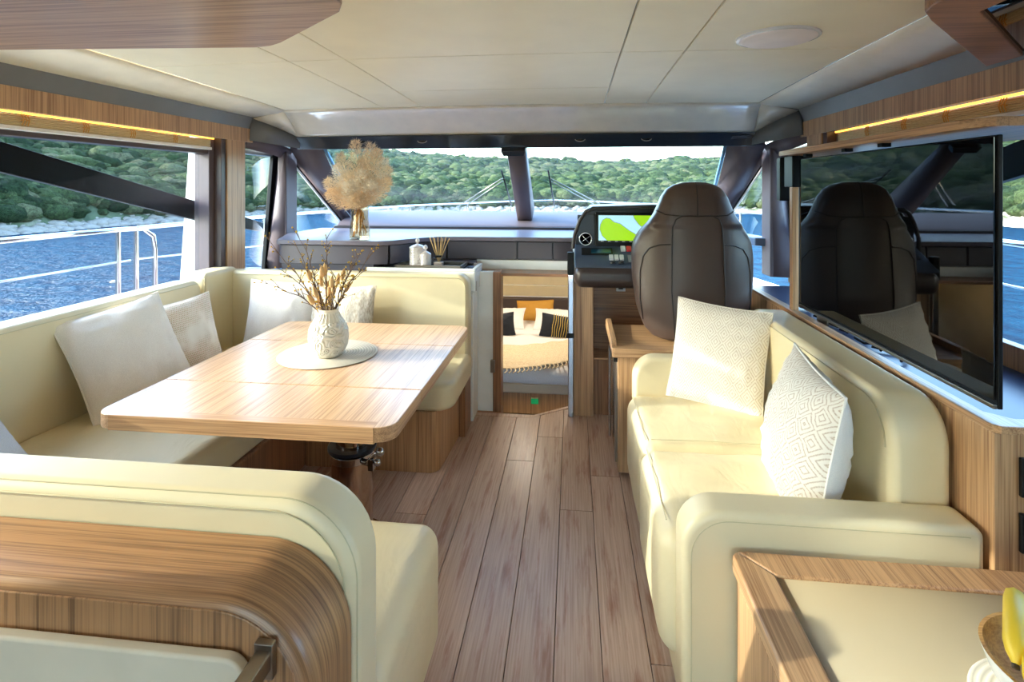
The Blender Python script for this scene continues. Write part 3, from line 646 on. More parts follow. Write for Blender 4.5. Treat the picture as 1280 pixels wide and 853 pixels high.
MB().box(-1.22, .42, 4.43, 6.0, -.4, -.388).build('shadow_gap', BLACK, bed)
bx('bed_frame', plain('cream_bed_frame', rgb(222, 206, 178), .5), bed, -1.3, .5, 4.33, 6.06, -.20, -.125, .012, 3)
WB = fabric('white_bedding', rgb(246, 243, 240), rgb(232, 228, 224), scale=200)
MB().rbox(-1.28, .48, 4.34, 6.05, -.15, -.0, .06, 4, 20, .03, .012).build('duvet', WB, bed)
THR = fabric('knitted_throw', rgb(236, 218, 184), rgb(212, 190, 150), scale=90)
mb = MB(); N1, N2 = 40, 26
vv = []
for i in range(N1+1):
    for j in range(N2+1):
        x = -1.0+1.3*i/N1; y = 4.42+.62*j/N2-.16*(1-i/N1); 
        y -= .12*math.sin(i*.12)
        z = .028+.008*noise.noise(Vector((x*9, y*9, 0)))+.004*math.sin(y*70+x*4)
        vv.append((x, y, z+.012))
mb.add(vv, [(i*(N2+1)+j, (i+1)*(N2+1)+j, (i+1)*(N2+1)+j+1, i*(N2+1)+j+1) for i in range(N1) for j in range(N2)])
t = thing('throw_blanket', (-.4, 4.7, .02), 'cream fringed knitted throw spread across the cabin bed', 'blanket')
o = mb.build('knit', THR, t); md = o.modifiers.new('s', 'SOLIDIFY'); md.thickness = .008
mb = MB()
for i in range(N1+1):
    p = vv[i*(N2+1)]; mb.tube([p, (p[0]+.01, p[1]-.05, p[2]-.004), (p[0]-.008, p[1]-.085, p[2]-.01)], .005, 5)
tag(mb.build('fringe', THR, t), kind='stuff')
# wall light sign
es = thing('exit_marker', (-.306, 4.395, -.29), 'small green rectangular sign low on the front of the cabin bed', 'sign')
bx('plate', plain('green_sign', rgb(10, 140, 80), .4, emit=rgb(10, 140, 80), estr=.3), es, -.335, -.277, 4.39, 4.40, -.305, -.262, .001)
bx('top_strip', plain('sign_yellow', rgb(220, 220, 170), .4), es, -.335, -.277, 4.389, 4.40, -.262, -.252, .001)

# ------------------------------------------------------------------ pillows
def pillow_mesh(w, h, T, seed, N_=28, pinch=.055):
    vs_ = []; uv = []; fs = []
    for side_ in (1, -1):
        for i in range(N_+1):
            for j in range(N_+1):
                u = math.sin((i/N_*2-1)*PI/2*.98)/math.sin(PI/2*.98); v = math.sin((j/N_*2-1)*PI/2*.98)/math.sin(PI/2*.98)
                x = u*w/2*(1-pinch*(1-v*v)**1.0*abs(u)); z = v*h/2*(1-pinch*(1-u*u)*abs(v))
                q = max(0, (1-u**2))**.55*max(0, (1-v**2))**.55
                th = T/2*q
                th *= 1+.10*noise.noise(Vector((u*2.2+seed, v*2.2, side_)))
                e = max(abs(u), abs(v)); th += .012*T/.14*noise.noise(Vector((u*7+seed, v*7, 3+side_)))*q*(.4+e)
                # edge puckers
                pk = .006*math.sin((u if abs(v) > abs(u) else v)*26+seed)*e**6*(q > 0)*min(1, (1-e)*14)
                vs_.append((x, -side_*(th+pk), z)); uv.append(((u+1)/2, (v+1)/2))
        k = (0 if side_ == 1 else (N_+1)**2)
        for i in range(N_):
            for j in range(N_):
                f = (k+i*(N_+1)+j, k+(i+1)*(N_+1)+j, k+(i+1)*(N_+1)+j+1, k+i*(N_+1)+j+1)
                fs.append(f if side_ == 1 else f[::-1])
    return vs_, uv, fs, w, h, pinch
def pillow(name, lab, loc, rot, w, h, T, mf, mback=None, seed=0, group=None, seamw=.004):
    t = thing(name, loc, lab, 'pillow', group, rot)
    vs_, uv, fs, *_ = pillow_mesh(w, h, T, seed)
    half = len(fs)//2; nv = len(vs_)//2
    for k, (nm, m_) in enumerate((('front_cover', mf), ('back_cover', mback or mf))):
        mb = MB(); mb.v = vs_[k*nv:(k+1)*nv]; mb.uv = uv[k*nv:(k+1)*nv]; mb.f = [tuple(i-k*nv for i in f) for f in fs[k*half:(k+1)*half]]
        mb.build(nm, m_, t, local=True)
    N_ = 24; pts = []
    for s0, s1 in (((-1, -1), (1, -1)), ((1, -1), (1, 1)), ((1, 1), (-1, 1)), ((-1, 1), (-1, -1))):
        for i in range(N_):
            u = s0[0]+(s1[0]-s0[0])*i/N_; v = s0[1]+(s1[1]-s0[1])*i/N_
            pts.append((u*w/2*(1-.055*(1-v*v)*abs(u)), 0, v*h/2*(1-.055*(1-u*u)*abs(v))))
    MB().tube(pts, seamw, 6, True).build('seam', mf if mback is None else mback, t, local=True)
    return t
F_PL = fabric('linen_white', rgb(236, 228, 218), rgb(220, 210, 200), scale=500)
F_PL2 = fabric('cotton_plain_white', rgb(240, 238, 234), rgb(228, 226, 224), scale=500)
F_DI = fabric('diamond_weave', rgb(232, 226, 218), rgb(186, 166, 150), 'diamond')
F_SQ = fabric('metallic_sequin', rgb(214, 186, 168), rgb(196, 178, 150), 'sequin')
F_TH = fabric('ribbed_thread', rgb(224, 216, 202), rgb(186, 170, 148), 'thread', 160)
F_GR = fabric('grey_linen', rgb(200, 204, 210), rgb(186, 190, 196), scale=400)
D = math.radians
pillow('throw_pillow', 'large plain off-white pillow against the left window seat, nearest the camera of the left pair', (-2.0, 2.26, .69), (D(-25), D(-7), D(76)), .47, .47, .18, F_PL, seed=1)
pillow('throw_pillow', 'off-white pillow patterned with faded rose and gold metallic squares on the left seat', (-1.97, 2.56, .665), (D(-14), D(-6), D(64)), .36, .42, .14, F_SQ, F_PL, seed=2)
pillow('throw_pillow', 'plain off-white pillow in the far left corner of the banquette', (-1.72, 3.06, .665), (D(-13), D(2), D(4)), .43, .45, .14, F_PL, seed=3)
pillow('throw_pillow', 'cream ribbed pillow behind the branch vase against the far backrest', (-1.36, 3.07, .655), (D(-12), D(-2), D(-3)), .42, .42, .13, F_TH, seed=4)
pillow('throw_pillow', 'light grey pillow whose corner just shows at the left edge beside the near backrest', (-1.96, 1.50, .555), (D(-52), D(0), D(82)), .42, .42, .13, F_GR, seed=5)
pillow('throw_pillow', 'pale pillow with fine brown diamond weave leaning at the far end of the right sofa', (.655, 2.56, .685), (D(-13), D(3), D(-30)), .42, .46, .13, F_DI, seed=6)
pillow('throw_pillow', 'pillow with diamond-weave front and plain white back beside the near arm of the right sofa', (.725, 1.81, .665), (D(-9), D(3), D(-95)), .45, .45, .21, F_DI, F_PL2, seed=7)
# bed pillows
NAVY = plain('navy_fabric', rgb(22, 28, 40), .8)
GOLD = plain('gold_thread', rgb(206, 180, 90), .6)
for (x, lab, tl) in ((-.74, 'black pillow with gold thread lines at the left on the cabin bed', -8), (-.12, 'black pillow with gold thread lines at the right on the cabin bed', 8)):
    t = pillow('accent_pillow', lab, (x, 5.20, .115), (D(-22), D(tl), 0), .37, .215, .10, NAVY, seed=9, group='black and gold pillows')
    for k in range(7):
        xx = -.07+k*.022; s_ = 1
        pts = []
        for q in range(9):
            v = -.9+1.8*q/8; z = v*.125; xo = xx+.003*math.sin(q*1.3+k*.7); u = xo/.2
            pts.append((xo, -(.055*(max(0, 1-u*u)**.55)*(max(0, 1-v*v)**.55)+.004), z))
        MB().tube(pts, .0028, 5).build('gold_line', GOLD, t, local=True)
pillow('bed_pillow', 'white pillow on the left of the cabin bed under the headboard', (-.78, 5.56, .09), (D(-66), D(-3), 0), .58, .34, .13, WB, seed=11, group='white bed pillows')
pillow('bed_pillow', 'white pillow on the right of the cabin bed under the headboard', (-.10, 5.56, .09), (D(-66), D(3), 0), .58, .34, .13, WB, seed=12, group='white bed pillows')
pillow('cushion', 'mustard yellow cushion in the middle against the cabin headboard', (-.40, 5.86, .115), (D(-18), D(-3), 0), .40, .22, .12, plain('mustard_fabric', rgb(206, 152, 62), .85, bscale=200), seed=13)

# ------------------------------------------------------------------ left banquette
ban = thing('banquette_sofa', (-1.4, 2.1, 0), 'cream leather U-shaped banquette around the dining table on the left', 'sofa')
def prof_x(name, pts, y0, y1, mat, par, bev=.03, seg=4): return MB().prism(pts, 'y', y0, y1).build(name, mat, par, bev, seg)
bx('plinth', WD['z'], ban, -2.2, -1.38, .98, 3.2, 0, .30, .012, 3)
MB().prism([(-1.38, 3.2), (-1.38, 2.69), (-.73, 2.69)]+[(-.73+.055*math.sin(a*PI/12), 2.745-.055*math.cos(a*PI/12)) for a in range(1, 7)]+[(-.65, 3.2)], 'z', 0, .31).build('plinth', W['z'], ban, .003)
bx('plinth', WD['z'], ban, -1.38, -.42, .98, 1.50, 0, .30, .012, 3)
bx('bench_post', WD['z'], ban, -.66, -.62, 3.10, 3.28, 0, .33, .004)
MB().rbox(-2.16, -1.38, 1.06, 3.22, .29, .455, .05, 5, 20, .012, .006, 1).build('seat_cushion', CREAM, ban)
# far seat: plan with rounded outer corner
pts = [(-1.36, 3.22), (-1.36, 2.68), (-.70, 2.68)]+[(-.70+.10*math.sin(a*PI/16), 2.78-.10*math.cos(a*PI/16)) for a in range(1, 9)]+[(-.60, 3.22)]
MB().prism(pts, 'z', .31, .455).build('seat_cushion', CREAM, ban, .035, 5)
MB().rbox(-1.37, -.385, 1.06, 1.575, .12, .47, .055, 6, 14, .012, .006, 4).build('seat_cushion', CREAM, ban)
prof_x('backrest', rprof(-2.2, -.395, .30, .865, (0, 0, .15, 0), 10), .965, 1.085, CREAM2, ban, .028, 5)
prof_x('backrest', rprof(-2.22, -.62, .30, .925, (0, 0, .075, 0), 8), 3.205, 3.31, CREAM2, ban, .022, 5)
# left backs
def ybk(name, y0, y1, z1, r0, r1, xo=0):
    MB().prism(rprof(y0, y1, .38, z1, (0, 0, r1, r0), 8), 'x', -2.285, -2.14+xo).build(name, CREAM2, ban, .028, 5)
ybk('backrest', 1.03, 2.945, .915, 0, .07); ybk('backrest', 2.95, 3.26, .945, .04, 0, .015)
# stitched seams on the near backrest
def seam(pts, par, r=.0022, mat=STITCH, name='seam', **k): return MB().tube(pts, r, 6).build(name, mat, par, **k)
pp = [p for p in rprof(-2.2, -.395, .30, .865, (0, 0, .15, 0), 14) if p[1] > .3]
for off, nm in ((-.004, 'seam'), (-.020, 'seam')):
    q = rprof(-2.2, -.395-.001, .02, .865+.0, (0, 0, .15, 0), 14)
    q = q[1:]
    seam([(x-.0+.0, .965+.03+off-.008, z+.001) if False else (x-.004, .965+.012, z-.004) if off == -.004 else (x-.022, .9635, z-.022) for x, z in q], ban, .0015)
seam([(-2.138, y, .895) for y in np.linspace(1.1, 2.9, 12)], ban, .002)
seam([(-2.13+.002, 2.948, z) for z in (.46, .7, .88, .915)]+[(-2.2, 2.948, .925)], ban, .004)
q = rprof(-2.1, -.64, .40, .905, (0, 0, .06, 0), 8)[1:]
seam([(x, 3.202, z) for x, z in q], ban, .002)

# cabinet behind the near backrest
cab = thing('galley_cabinet', (-1.3, .88, 0), 'oak cabinet with rounded corner behind the near left backrest', 'cabinet')
def sweep_body(name, prof_, rows, mat, par):
    mb = MB(); mb.uv = []; k = len(prof_); S = [0]
    for a_, b_ in zip(prof_[:-1], prof_[1:]): S.append(S[-1]+math.dist(a_, b_))
    nr_ = []
    for i in range(k):
        a_, b_ = prof_[max(i-1, 0)], prof_[min(i+1, k-1)]; dx, dz = b_[0]-a_[0], b_[1]-a_[1]; L_ = math.hypot(dx, dz); nr_.append((dz/L_, -dx/L_))
    for (y, off) in rows:
        for i in range(k): mb.v.append((prof_[i][0]+nr_[i][0]*off, y, prof_[i][1]+nr_[i][1]*off)); mb.uv.append((S[i], y-off))
    mb.f = [(r_*k+i, r_*k+i+1, (r_+1)*k+i+1, (r_+1)*k+i) for r_ in range(len(rows)-1) for i in range(k-1)]
    return mb.build(name, mat, par, fix=True)
def wood_uv(name, light, dark):
    m = wood(name, 'x', light, dark); nt = m.node_tree
    for nd in nt.nodes:
        if nd.type == 'TEX_COORD':
            for lk in list(nd.outputs['Object'].links): nt.links.new(nd.outputs['UV'], lk.to_socket)
    return m
pr = [(-2.2, .795)]+rprof(-2.2, -.405, 0, .795, (0, 0, .16, 0), 14)[2:-1][::-1]+[(-.405, 0)]
sweep_body('body', pr, [(.962, 0), (.83, 0), (.822, .0015), (.816, .005), (.811, .012), (.809, .02)], wood_uv('cabinet_oak', rgb(168, 124, 84), rgb(112, 76, 48)), cab)
MB().box(-2.2, -.60, .83, .955, 0, .74).build('carcass', W['z'], cab)
MB().prism(rprof(-2.2, -.424, 0, .776, (0, 0, .142, 0), 12), 'y', .8065, .83).build('front_veneer', wood('cabinet_oak_z', 'z', rgb(160, 118, 80), rgb(104, 72, 46)), cab, .002)
MB().prism(rprof(-2.2, -.50, .0, .722, (0, 0, .035, 0), 8), 'y', .782, .804).build('cream_panel', plain('cream_panel', rgb(206, 196, 174), .5), cab, .006, 3)
t = thing('grab_handle', (-.46, .78, .7), 'square brushed metal handle at the end of the near left cabinet', 'handle')
bx('bar', STEEL, t, -.487, -.462, .56, .80, .705, .735, .003)
bx('mount', STEEL, t, -.49, -.459, .79, .803, .69, .745, .002)

# ------------------------------------------------------------------ table
tb = thing('dining_table', (-1.08, 2.25, 0), 'oak folding dining table with rounded corners on a chrome pedestal', 'table')
xa, xb, ya, yb = -1.585, -.555, 1.635, 2.895
def leaf(y0, y1, rr):
    MB().prism(rprof(xa, xb, y0, y1, rr, 8), 'z', .652, .70).build('table_leaf', WT, tb, .004, 2)
leaf(ya+.0, ya+.325, (.06, .06, 0, 0)); leaf(ya+.328, ya+.885, (0, 0, 0, 0)); leaf(ya+.888, yb, (0, 0, .06, .06))
# lipping band around
def lip(pts):
    return MB().prism(pts, 'z', .648, .7006).build('edge_lipping', WTx, tb, .003)
lip([(xa+.06, ya-.002), (xb-.06, ya-.002), (xb-.06, ya+.045), (xa+.06, ya+.045)])
o = bx('under_frame', WD['x'], tb, -1.40, -.72, 1.85, 2.72, .62, .652, .004)
PED = plain('bronze_chrome', rgb(190, 168, 150), .1, 1)
pc = (-.905, 2.16)
MB().lathe([(.0, 0), (.13, 0), (.13, .012), (.085, .02), (.083, .02), (.083, .355), (0, .355)], (*pc, 0), 40).build('pedestal', PED, tb, .002)
MB().lathe([(.0, .35), (.066, .35), (.066, .64), (0, .64)], (*pc, 0), 40).build('pedestal_inner', PED, tb)
MB().lathe([(.066, 0), (.098, 0), (.098, .014), (.066, .014)], (*pc, .375), 40).build('collar', plain('blue_black_ring', rgb(24, 30, 44), .3), tb, .002)
MB().lathe([(.084, 0), (.089, 0), (.089, .03), (.084, .03)], (*pc, .335), 40).build('clamp_band', CHROME, tb, .002)
mb = MB(); mb.tube([(pc[0]+.07, pc[1]-.06, .35), (pc[0]+.115, pc[1]-.075, .35)], .012, 10); mb.tube([(pc[0]+.09, pc[1]-.075, .35), (pc[0]+.13, pc[1]-.09, .40), (pc[0]+.15, pc[1]-.085, .405)], .008, 8)
mb.ball((pc[0]+.15, pc[1]-.085, .405), .017); mb.ball((pc[0]+.14, pc[1]-.09, .365), .015); mb.box(pc[0]+.105, pc[0]+.125, pc[1]-.10, pc[1]-.06, .335, .375)
mb.build('clamp_lever', CHROME, tb)

# placemat, vase, branches
m, n, l, b = newmat('woven_mat'); tc = n.new('ShaderNodeTexCoord'); wv = n.new('ShaderNodeTexWave'); wv.wave_type = 'RINGS'; wv.rings_direction = 'Z'; wv.inputs['Scale'].default_value = 26; wv.inputs['Distortion'].default_value = .3; l.new(tc.outputs['Object'], wv.inputs[0])
r = ramp(n, l, wv.outputs[0], [(.2, rgb(196, 186, 168)), (.7, rgb(218, 208, 192))]); l.new(r.outputs[0], b.inputs['Base Color']); b.inputs['Roughness'].default_value = .8; bump(n, l, wv.outputs[0], .002, .7, b); MAT = m
vx, vy = -1.075, 2.305
pm = MB().lathe([(0, 0), (.212, 0), (.2155, .0025), (.212, .005), (0, .005)], (-1.09, 2.335, .701), 64).build('placemat', MAT, None, fix=True)
tag(pm, 'round cream woven placemat under the vase on the dining table', 'placemat')
m, n, l, b = newmat('relief_ceramic'); b.inputs['Base Color'].default_value = rgb(232, 224, 208); b.inputs['Roughness'].default_value = .3
tc = n.new('ShaderNodeTexCoord'); vo = n.new('ShaderNodeTexVoronoi'); vo.feature = 'SMOOTH_F1'; vo.inputs['Scale'].default_value = 34; l.new(tc.outputs['Object'], vo.inputs['Vector']); mt = n.new('ShaderNodeMath'); mt.operation = 'SINE'; mu = n.new('ShaderNodeMath'); mu.operation = 'MULTIPLY'; mu.inputs[1].default_value = 26; l.new(vo.outputs['Distance'], mu.inputs[0]); l.new(mu.outputs[0], mt.inputs[0]); bump(n, l, mt.outputs[0], .0035, .8, b)
va = thing('ceramic_vase', (vx, vy, .706), 'white ceramic vase with carved relief holding branches on the dining table', 'vase')
MB().lathe([(0, 0), (.052, 0), (.064, .008), (.082, .045), (.087, .08), (.085, .115), (.075, .142), (.062, .155)], (vx, vy, .706), 48).build('body', m, va)
CER = plain('plain_ceramic', rgb(232, 224, 208), .3)
mb = MB(); mb.lathe([(.062, .155), (.046, .178), (.041, .19), (.044, .203), (.046, .206), (.040, .206), (.036, .19), (.036, .12)], (vx, vy, .706), 48)
for k in range(24):
    a = 2*PI*k/24; mb.tube([(vx+.062*math.cos(a), vy+.062*math.sin(a), .706+.154), (vx+.0475*math.cos(a), vy+.0475*math.sin(a), .706+.177), (vx+.043*math.cos(a), vy+.043*math.sin(a), .706+.19)], .0028, 5)
mb.build('ribbed_neck', CER, va)
TW = plain('twig_bark', rgb(98, 74, 58), .8); BUD = plain('yellow_bud', rgb(190, 150, 40), .6); BUN = plain('bunny_tail', rgb(214, 176, 128), .95, bscale=300, bdist=.004)
br = thing('branch_bouquet', (vx, vy, .86), 'bare budding branches and dry bunny-tail grass in the white ceramic vase', 'branches')
rnd = random.Random(5)
tips = [(-.50, .05, .40), (-.42, -.05, .16), (-.22, .0, .42), (-.33, .1, .36), (.24, -.04, .22), (.30, .06, .34), (.16, .08, .30), (-.08, .1, .36), (-.12, -.08, .28), (.10, -.06, .20), (-.24, -.1, .24), (.2, .0, .30), (-.02, .0, .42)]
for ti, (tx, ty, tz) in enumerate(tips):
    base = Vector((vx+rnd.uniform(-.02, .02), vy+rnd.uniform(-.02, .02), .80)); tip = Vector((vx+tx*.62, vy+ty, .90+tz*.76))
    ctrl = base+Vector((tx*.12, ty*.1, .16))
    pts = []
    for i in range(10):
        t_ = i/9; p = base*(1-t_)**2+ctrl*2*t_*(1-t_)+tip*t_*t_; p += Vector((rnd.uniform(-1, 1), rnd.uniform(-1, 1), rnd.uniform(-1, 1)))*.006; pts.append(p)
    mb = MB(); mb.tube(pts, [.0042-.003*i/9 for i in range(10)], 5); bud = MB()
    for i in range(3, 10):
        for rep in range(2):
            d = (pts[i]-pts[i-1]).normalized(); s_ = Vector((rnd.uniform(-1, 1), rnd.uniform(-1, 1), rnd.uniform(-.3, 1))); v_ = (d*.6+s_*.7).normalized()*rnd.uniform(.018, .065)
            q = pts[i]+v_; mid_ = pts[i]+v_*.5+Vector((0, 0, .003)); mb.tube([pts[i], mid_, q], [.0018, .0014, .001], 4); bud.ball(q, rnd.uniform(.003, .0052), 6, 4)
            if rnd.random() < .5: bud.ball(mid_, .003, 6, 4)
    o = mb.build('branch', TW, br); tag(bud.build('buds', BUD, o), kind='stuff')
for k in range(15):
    a = rnd.uniform(0, 6.28); q = rnd.uniform(.01, .085); h_ = rnd.uniform(.02, .17)
    p0 = Vector((vx+q*.3*math.cos(a), vy+q*.3*math.sin(a), .86)); p1 = Vector((vx+q*math.cos(a)*1.1, vy+q*math.sin(a), .905+h_)); d = (p1-p0).normalized(); 
    MB().tube([p0-d*.04, p1], .001, 4).tube([p1, p1+d*.008, p1+d*.028, p1+d*.045, p1+d*.056], [.002, .009, .0115, .008, .001], 8).build('bunny_tail', BUN, br)

# ------------------------------------------------------------------ white cabinet with tray
wc = thing('white_cabinet', (-.9, 3.45, 0), 'white lacquered cabinet with raised rim behind the far backrest', 'cabinet')
bx('body', WHITE, wc, -1.25, -.617, 3.32, 3.498, 0, .80, .004)
bx('side_panel', WHITE, wc, -.632, -.612, 3.315, 3.49, 0, .80, .004)
bx('upper_box', WHITE, wc, -1.3, -.602, 3.32, 3.60, .80, .925, .008, 3)
mb = MB(); mb.box(-1.3, -.602, 3.32, 3.34, .925, .942); mb.box(-1.3, -.602, 3.58, 3.60, .925, .942); mb.box(-.622, -.602, 3.34, 3.58, .925, .942)
mb.build('rim', WHITE, wc, .003)
bx('top_inlay', plain('blue_grey_top', rgb(140, 150, 170), .15, coat=.4), wc, -1.3, -.624, 3.342, 3.578, .924, .928, .001)
bx('socket', STEEL, wc, -.603, -.599, 3.36, 3.39, .80, .86, .001)
tr_ = thing('tray', (-.92, 3.45, .928), 'dark mirrored rectangular tray on the white cabinet', 'tray')
TG = plain('smoked_mirror', rgb(70, 60, 48), .08, .6)
bx('base', TG, tr_, -1.12, -.70, 3.36, 3.56, .929, .935, .002)
mb = MB()
for (p, q) in (((-1.12, 3.36), (-.70, 3.36)), ((-.70, 3.36), (-.70, 3.56)), ((-.70, 3.56), (-1.12, 3.56)), ((-1.12, 3.56), (-1.12, 3.36))):
    dx, dy = q[0]-p[0], q[1]-p[1]; mb.box(min(p[0], q[0])-.006, max(p[0], q[0])+.006, min(p[1], q[1])-.006, max(p[1], q[1])+.006, .932, .955)
mb.build('rim', STEEL, tr_, .002)
CUT = plain('cut_glass', rgb(206, 198, 196), .1, coat=.4)
def faceted(mb, c, r, h, seg=18, rows=7):
    v = []; 
    for i in range(rows*2+1):
        for k in range(seg):
            a = 2*PI*(k+.5*(i % 2))/seg; rr = r*(1+.03*((i+k) % 2)); v.append((c[0]+rr*math.cos(a), c[1]+rr*math.sin(a), c[2]+h*i/(rows*2)))
    f = [(i*seg+k, i*seg+(k+1) % seg, (i+1)*seg+(k+1) % seg, (i+1)*seg+k) for i in range(rows*2) for k in range(seg)]+[tuple(range(seg))[::-1], tuple(range(rows*2*seg, (rows*2+1)*seg))]
    return mb.add(v, f)
for (x, y, r_, h_, lab) in ((-1.01, 3.47, .052, .115, 'tall cut-glass candle jar with finial lid on the tray'), (-.945, 3.43, .036, .075, 'short cut-glass candle jar in front of the taller one on the tray')):
    t = thing('candle_jar', (x, y, .936), lab, 'jar')
    faceted(MB(), (x, y, .937), r_, h_).build('jar', CUT, t, smooth=False)
    MB().lathe([(r_*1.04, 0), (r_*1.04, .006), (r_*.7, .016), (r_*.25, .024), (.006, .028), (.006, .034), (.015, .043), (.013, .055), (.004, .064), (0, .066)], (x, y, .937+h_), 20).build('lid', CUT, t, smooth=False, fix=True)
t = thing('reed_diffuser', (-.865, 3.46, .936), 'small clear reed diffuser with wooden sticks on the tray', 'diffuser')
MB().rbox(-.9, -.83, 3.425, 3.495, .937, .995, .01, 3, 3).build('bottle', glass('bottle_glass', (.9, .92, .92, 1), 1.3), t)
MB().rbox(-.893, -.837, 3.432, 3.488, .943, .965, .006, 3, 3).build('oil', plain('perfume_oil', rgb(232, 206, 190), .1), t)
MB().lathe([(0, 0), (.018, 0), (.018, .012), (0, .012)], (-.865, 3.46, .995), 20).build('collar', BLACK, t, .001)
for k in range(8):
    a = -.40+k*.12; MB().tube([(-.865-.006*a, 3.46, .95), (-.865+math.sin(a)*.155, 3.46+.02*math.sin(k*2.1), .995+.14*math.cos(a)*(1-.1*(k % 3)/2))], .0028, 5).build('reed', plain('reed_%d' % k, rgb(208, 172, 116), .8), t)

# pampas
gv = thing('glass_vase', (-1.40, 3.47, 1.105), 'amber-tinted clear glass vase on the dark corner shelf by the windscreen', 'vase')
gx, gy = -1.405, 3.475
MB().lathe([(0, 0), (.064, 0), (.068, .01), (.066, .06), (.056, .14), (.058, .215), (.055, .215), (.053, .14), (.062, .06), (.062, .012), (0, .012)], (gx, gy, 1.106), 32).build('glass', glass('amber_glass', (.93, .86, .74, 1), 1.4), gv)
pb = thing('pampas_bouquet', (gx, gy, 1.12), 'big fluffy bouquet of beige pampas grass plumes in the glass vase', 'dried grass')
PAM = [plain('pampas_%d' % i, c, .95) for i, c in enumerate((rgb(252, 232, 204), rgb(246, 218, 182), rgb(254, 244, 230)))]
mb = MB()
for k in range(16):
    a = rnd.uniform(0, 6.28); mb.tube([(gx+.045*math.cos(a), gy+.045*math.sin(a), 1.122), (gx+.02*math.cos(a+2), gy+.02*math.sin(a+2), 1.36)], .0022, 5)
for k in range(26):
    a = rnd.uniform(0, 6.28); q = rnd.uniform(.01, .05); z = rnd.uniform(1.14, 1.28); mb.tube([(gx+q*math.cos(a), gy+q*math.sin(a), z), (gx+q*.7*math.cos(a+.3), gy+q*.7*math.sin(a+.3), z+.05)], .003, 4)
tag(mb.build('stems', plain('dry_stems', rgb(206, 160, 84), .8), pb), kind='stuff')
rn = np.random.default_rng(3)
plumes = [(-.23, 0, .16), (-.20, -.05, .08), (-.19, .05, .26), (-.13, -.03, .33), (-.12, .06, .20), (-.06, -.06, .14), (-.03, .0, .42), (.0, .06, .30), (.04, -.05, .22), (.07, .03, .40), (.13, .0, .36), (.12, -.06, .14), (.19, .04, .24), (.21, -.02, .16), (.16, .05, .30), (-.09, .0, .10), (.06, -.07, .08), (-.17, .08, .12), (.0, -.08, .05)]
for i, (px_, py_, pz_) in enumerate(plumes):
    b0 = np.array((gx, gy, 1.30)); e0 = np.array((gx+px_, gy+py_, 1.34+pz_)); ax_ = e0-b0; L_ = np.linalg.norm(ax_); ax_ /= L_
    N_ = 1500; t_ = rn.uniform(.22, 1, N_); th = rn.uniform(0, 2*PI, N_)
    u_ = np.cross(ax_, (0.3, 1, .1)); u_ /= np.linalg.norm(u_); w_ = np.cross(ax_, u_)
    rad = .064*np.sin(np.clip((t_-.15)/.9, 0, 1)*PI)**.7*rn.uniform(.2, 1, N_)
    cpt = b0+np.outer(t_*L_, ax_)+np.outer(rad*np.cos(th), u_)+np.outer(rad*np.sin(th), w_)
    out = np.outer(np.cos(th), u_)+np.outer(np.sin(th), w_); dirv = ax_*.7+out*.6+rn.normal(0, .35, (N_, 3)); dirv[:, 2] -= .15*rn.uniform(0, 1, N_)
    dirv /= np.linalg.norm(dirv, axis=1)[:, None]; ln = rn.uniform(.014, .034, N_)[:, None]
    sd = np.cross(dirv, rn.normal(0, 1, (N_, 3))); sd /= np.linalg.norm(sd, axis=1)[:, None]
    V_ = np.stack([cpt-sd*.0016, cpt+sd*.0016, cpt+dirv*ln], 1).reshape(-1, 3)
    mb = MB(); mb.v = [tuple(p) for p in V_]; mb.f = [(3*q, 3*q+1, 3*q+2) for q in range(N_)]
    mb.tube([b0, b0+ax_*L_*.95], .002, 4)
    mb.build('plume', PAM[i % 3], pb, smooth=False)

# ------------------------------------------------------------------ helm console
hc = thing('helm_console', (.5, 3.6, 0), 'dark helm console with chart screen and switch panel on an oak base', 'console')
bx('base_cabinet', W['z'], hc, .005, .13, 3.47, 3.9, 0, .86, .003)
bx('base_back_panel', WD['x'], hc, .13, 1.0, 3.66, 3.70, .36, .86, .002)
bx('foot_box', WD['z'], hc, .13, 1.0, 3.50, 3.9, 0, .36, .003)
bx('foot_box_top', W['x'], hc, .13, 1.0, 3.47, 3.68, .36, .375, .004)
bx('side_cabinet', W['z'], hc, .95, 1.18, 3.47, 3.9, 0, .68, .003)
bx('side_tray', BLUETOP, hc, .88, 1.19, 3.44, 3.9, .68, .80, .012, 3)
bx('side_tray_insert', BLACK, hc, .95, 1.14, 3.50, 3.8, .795, .81, .004)
MB().rbox(.008, .92, 3.34, 3.75, .83, .965, .055, 6, 10).build('padded_bolster', leather('console_leather', rgb(56, 46, 46), .35, .0008), hc)
MB().prism([(3.36, .955), (3.38, .975), (3.57, 1.075), (3.80, 1.075), (3.80, .95)], 'x', .012, .93).build('switch_deck', DASHB, hc, .006)
# pod: swept left edge
pod = [(.012, 1.06), (.02, 1.14), (.055, 1.24), (.09, 1.295), (.13, 1.312), (.5, 1.322), (.85, 1.318), (.93, 1.30), (.95, 1.06)]
mb = MB(); mb.prism(pod, 'y', 3.58, 3.9); mb.build('pod', plain('pod_black', rgb(40, 38, 42), .35), hc, .012, 3)
mb = MB(); mb.tube([(.0, 3.57, 1.05), (.012, 3.56, 1.14), (.045, 3.55, 1.235), (.085, 3.53, 1.295), (.13, 3.52, 1.315), (.5, 3.51, 1.328), (.88, 3.52, 1.322)], .012, 10); mb.build('hood_lip', plain('hood', rgb(58, 50, 50), .4), hc)
mb = MB(); mb.prism([(.09, 1.29), (.13, 1.305), (.5, 1.318), (.88, 1.31), (.88, 1.33), (.5, 1.34), (.12, 1.326)], 'y', 3.50, 3.9); mb.build('hood', plain('hood2', rgb(50, 44, 44), .4), hc, .006)
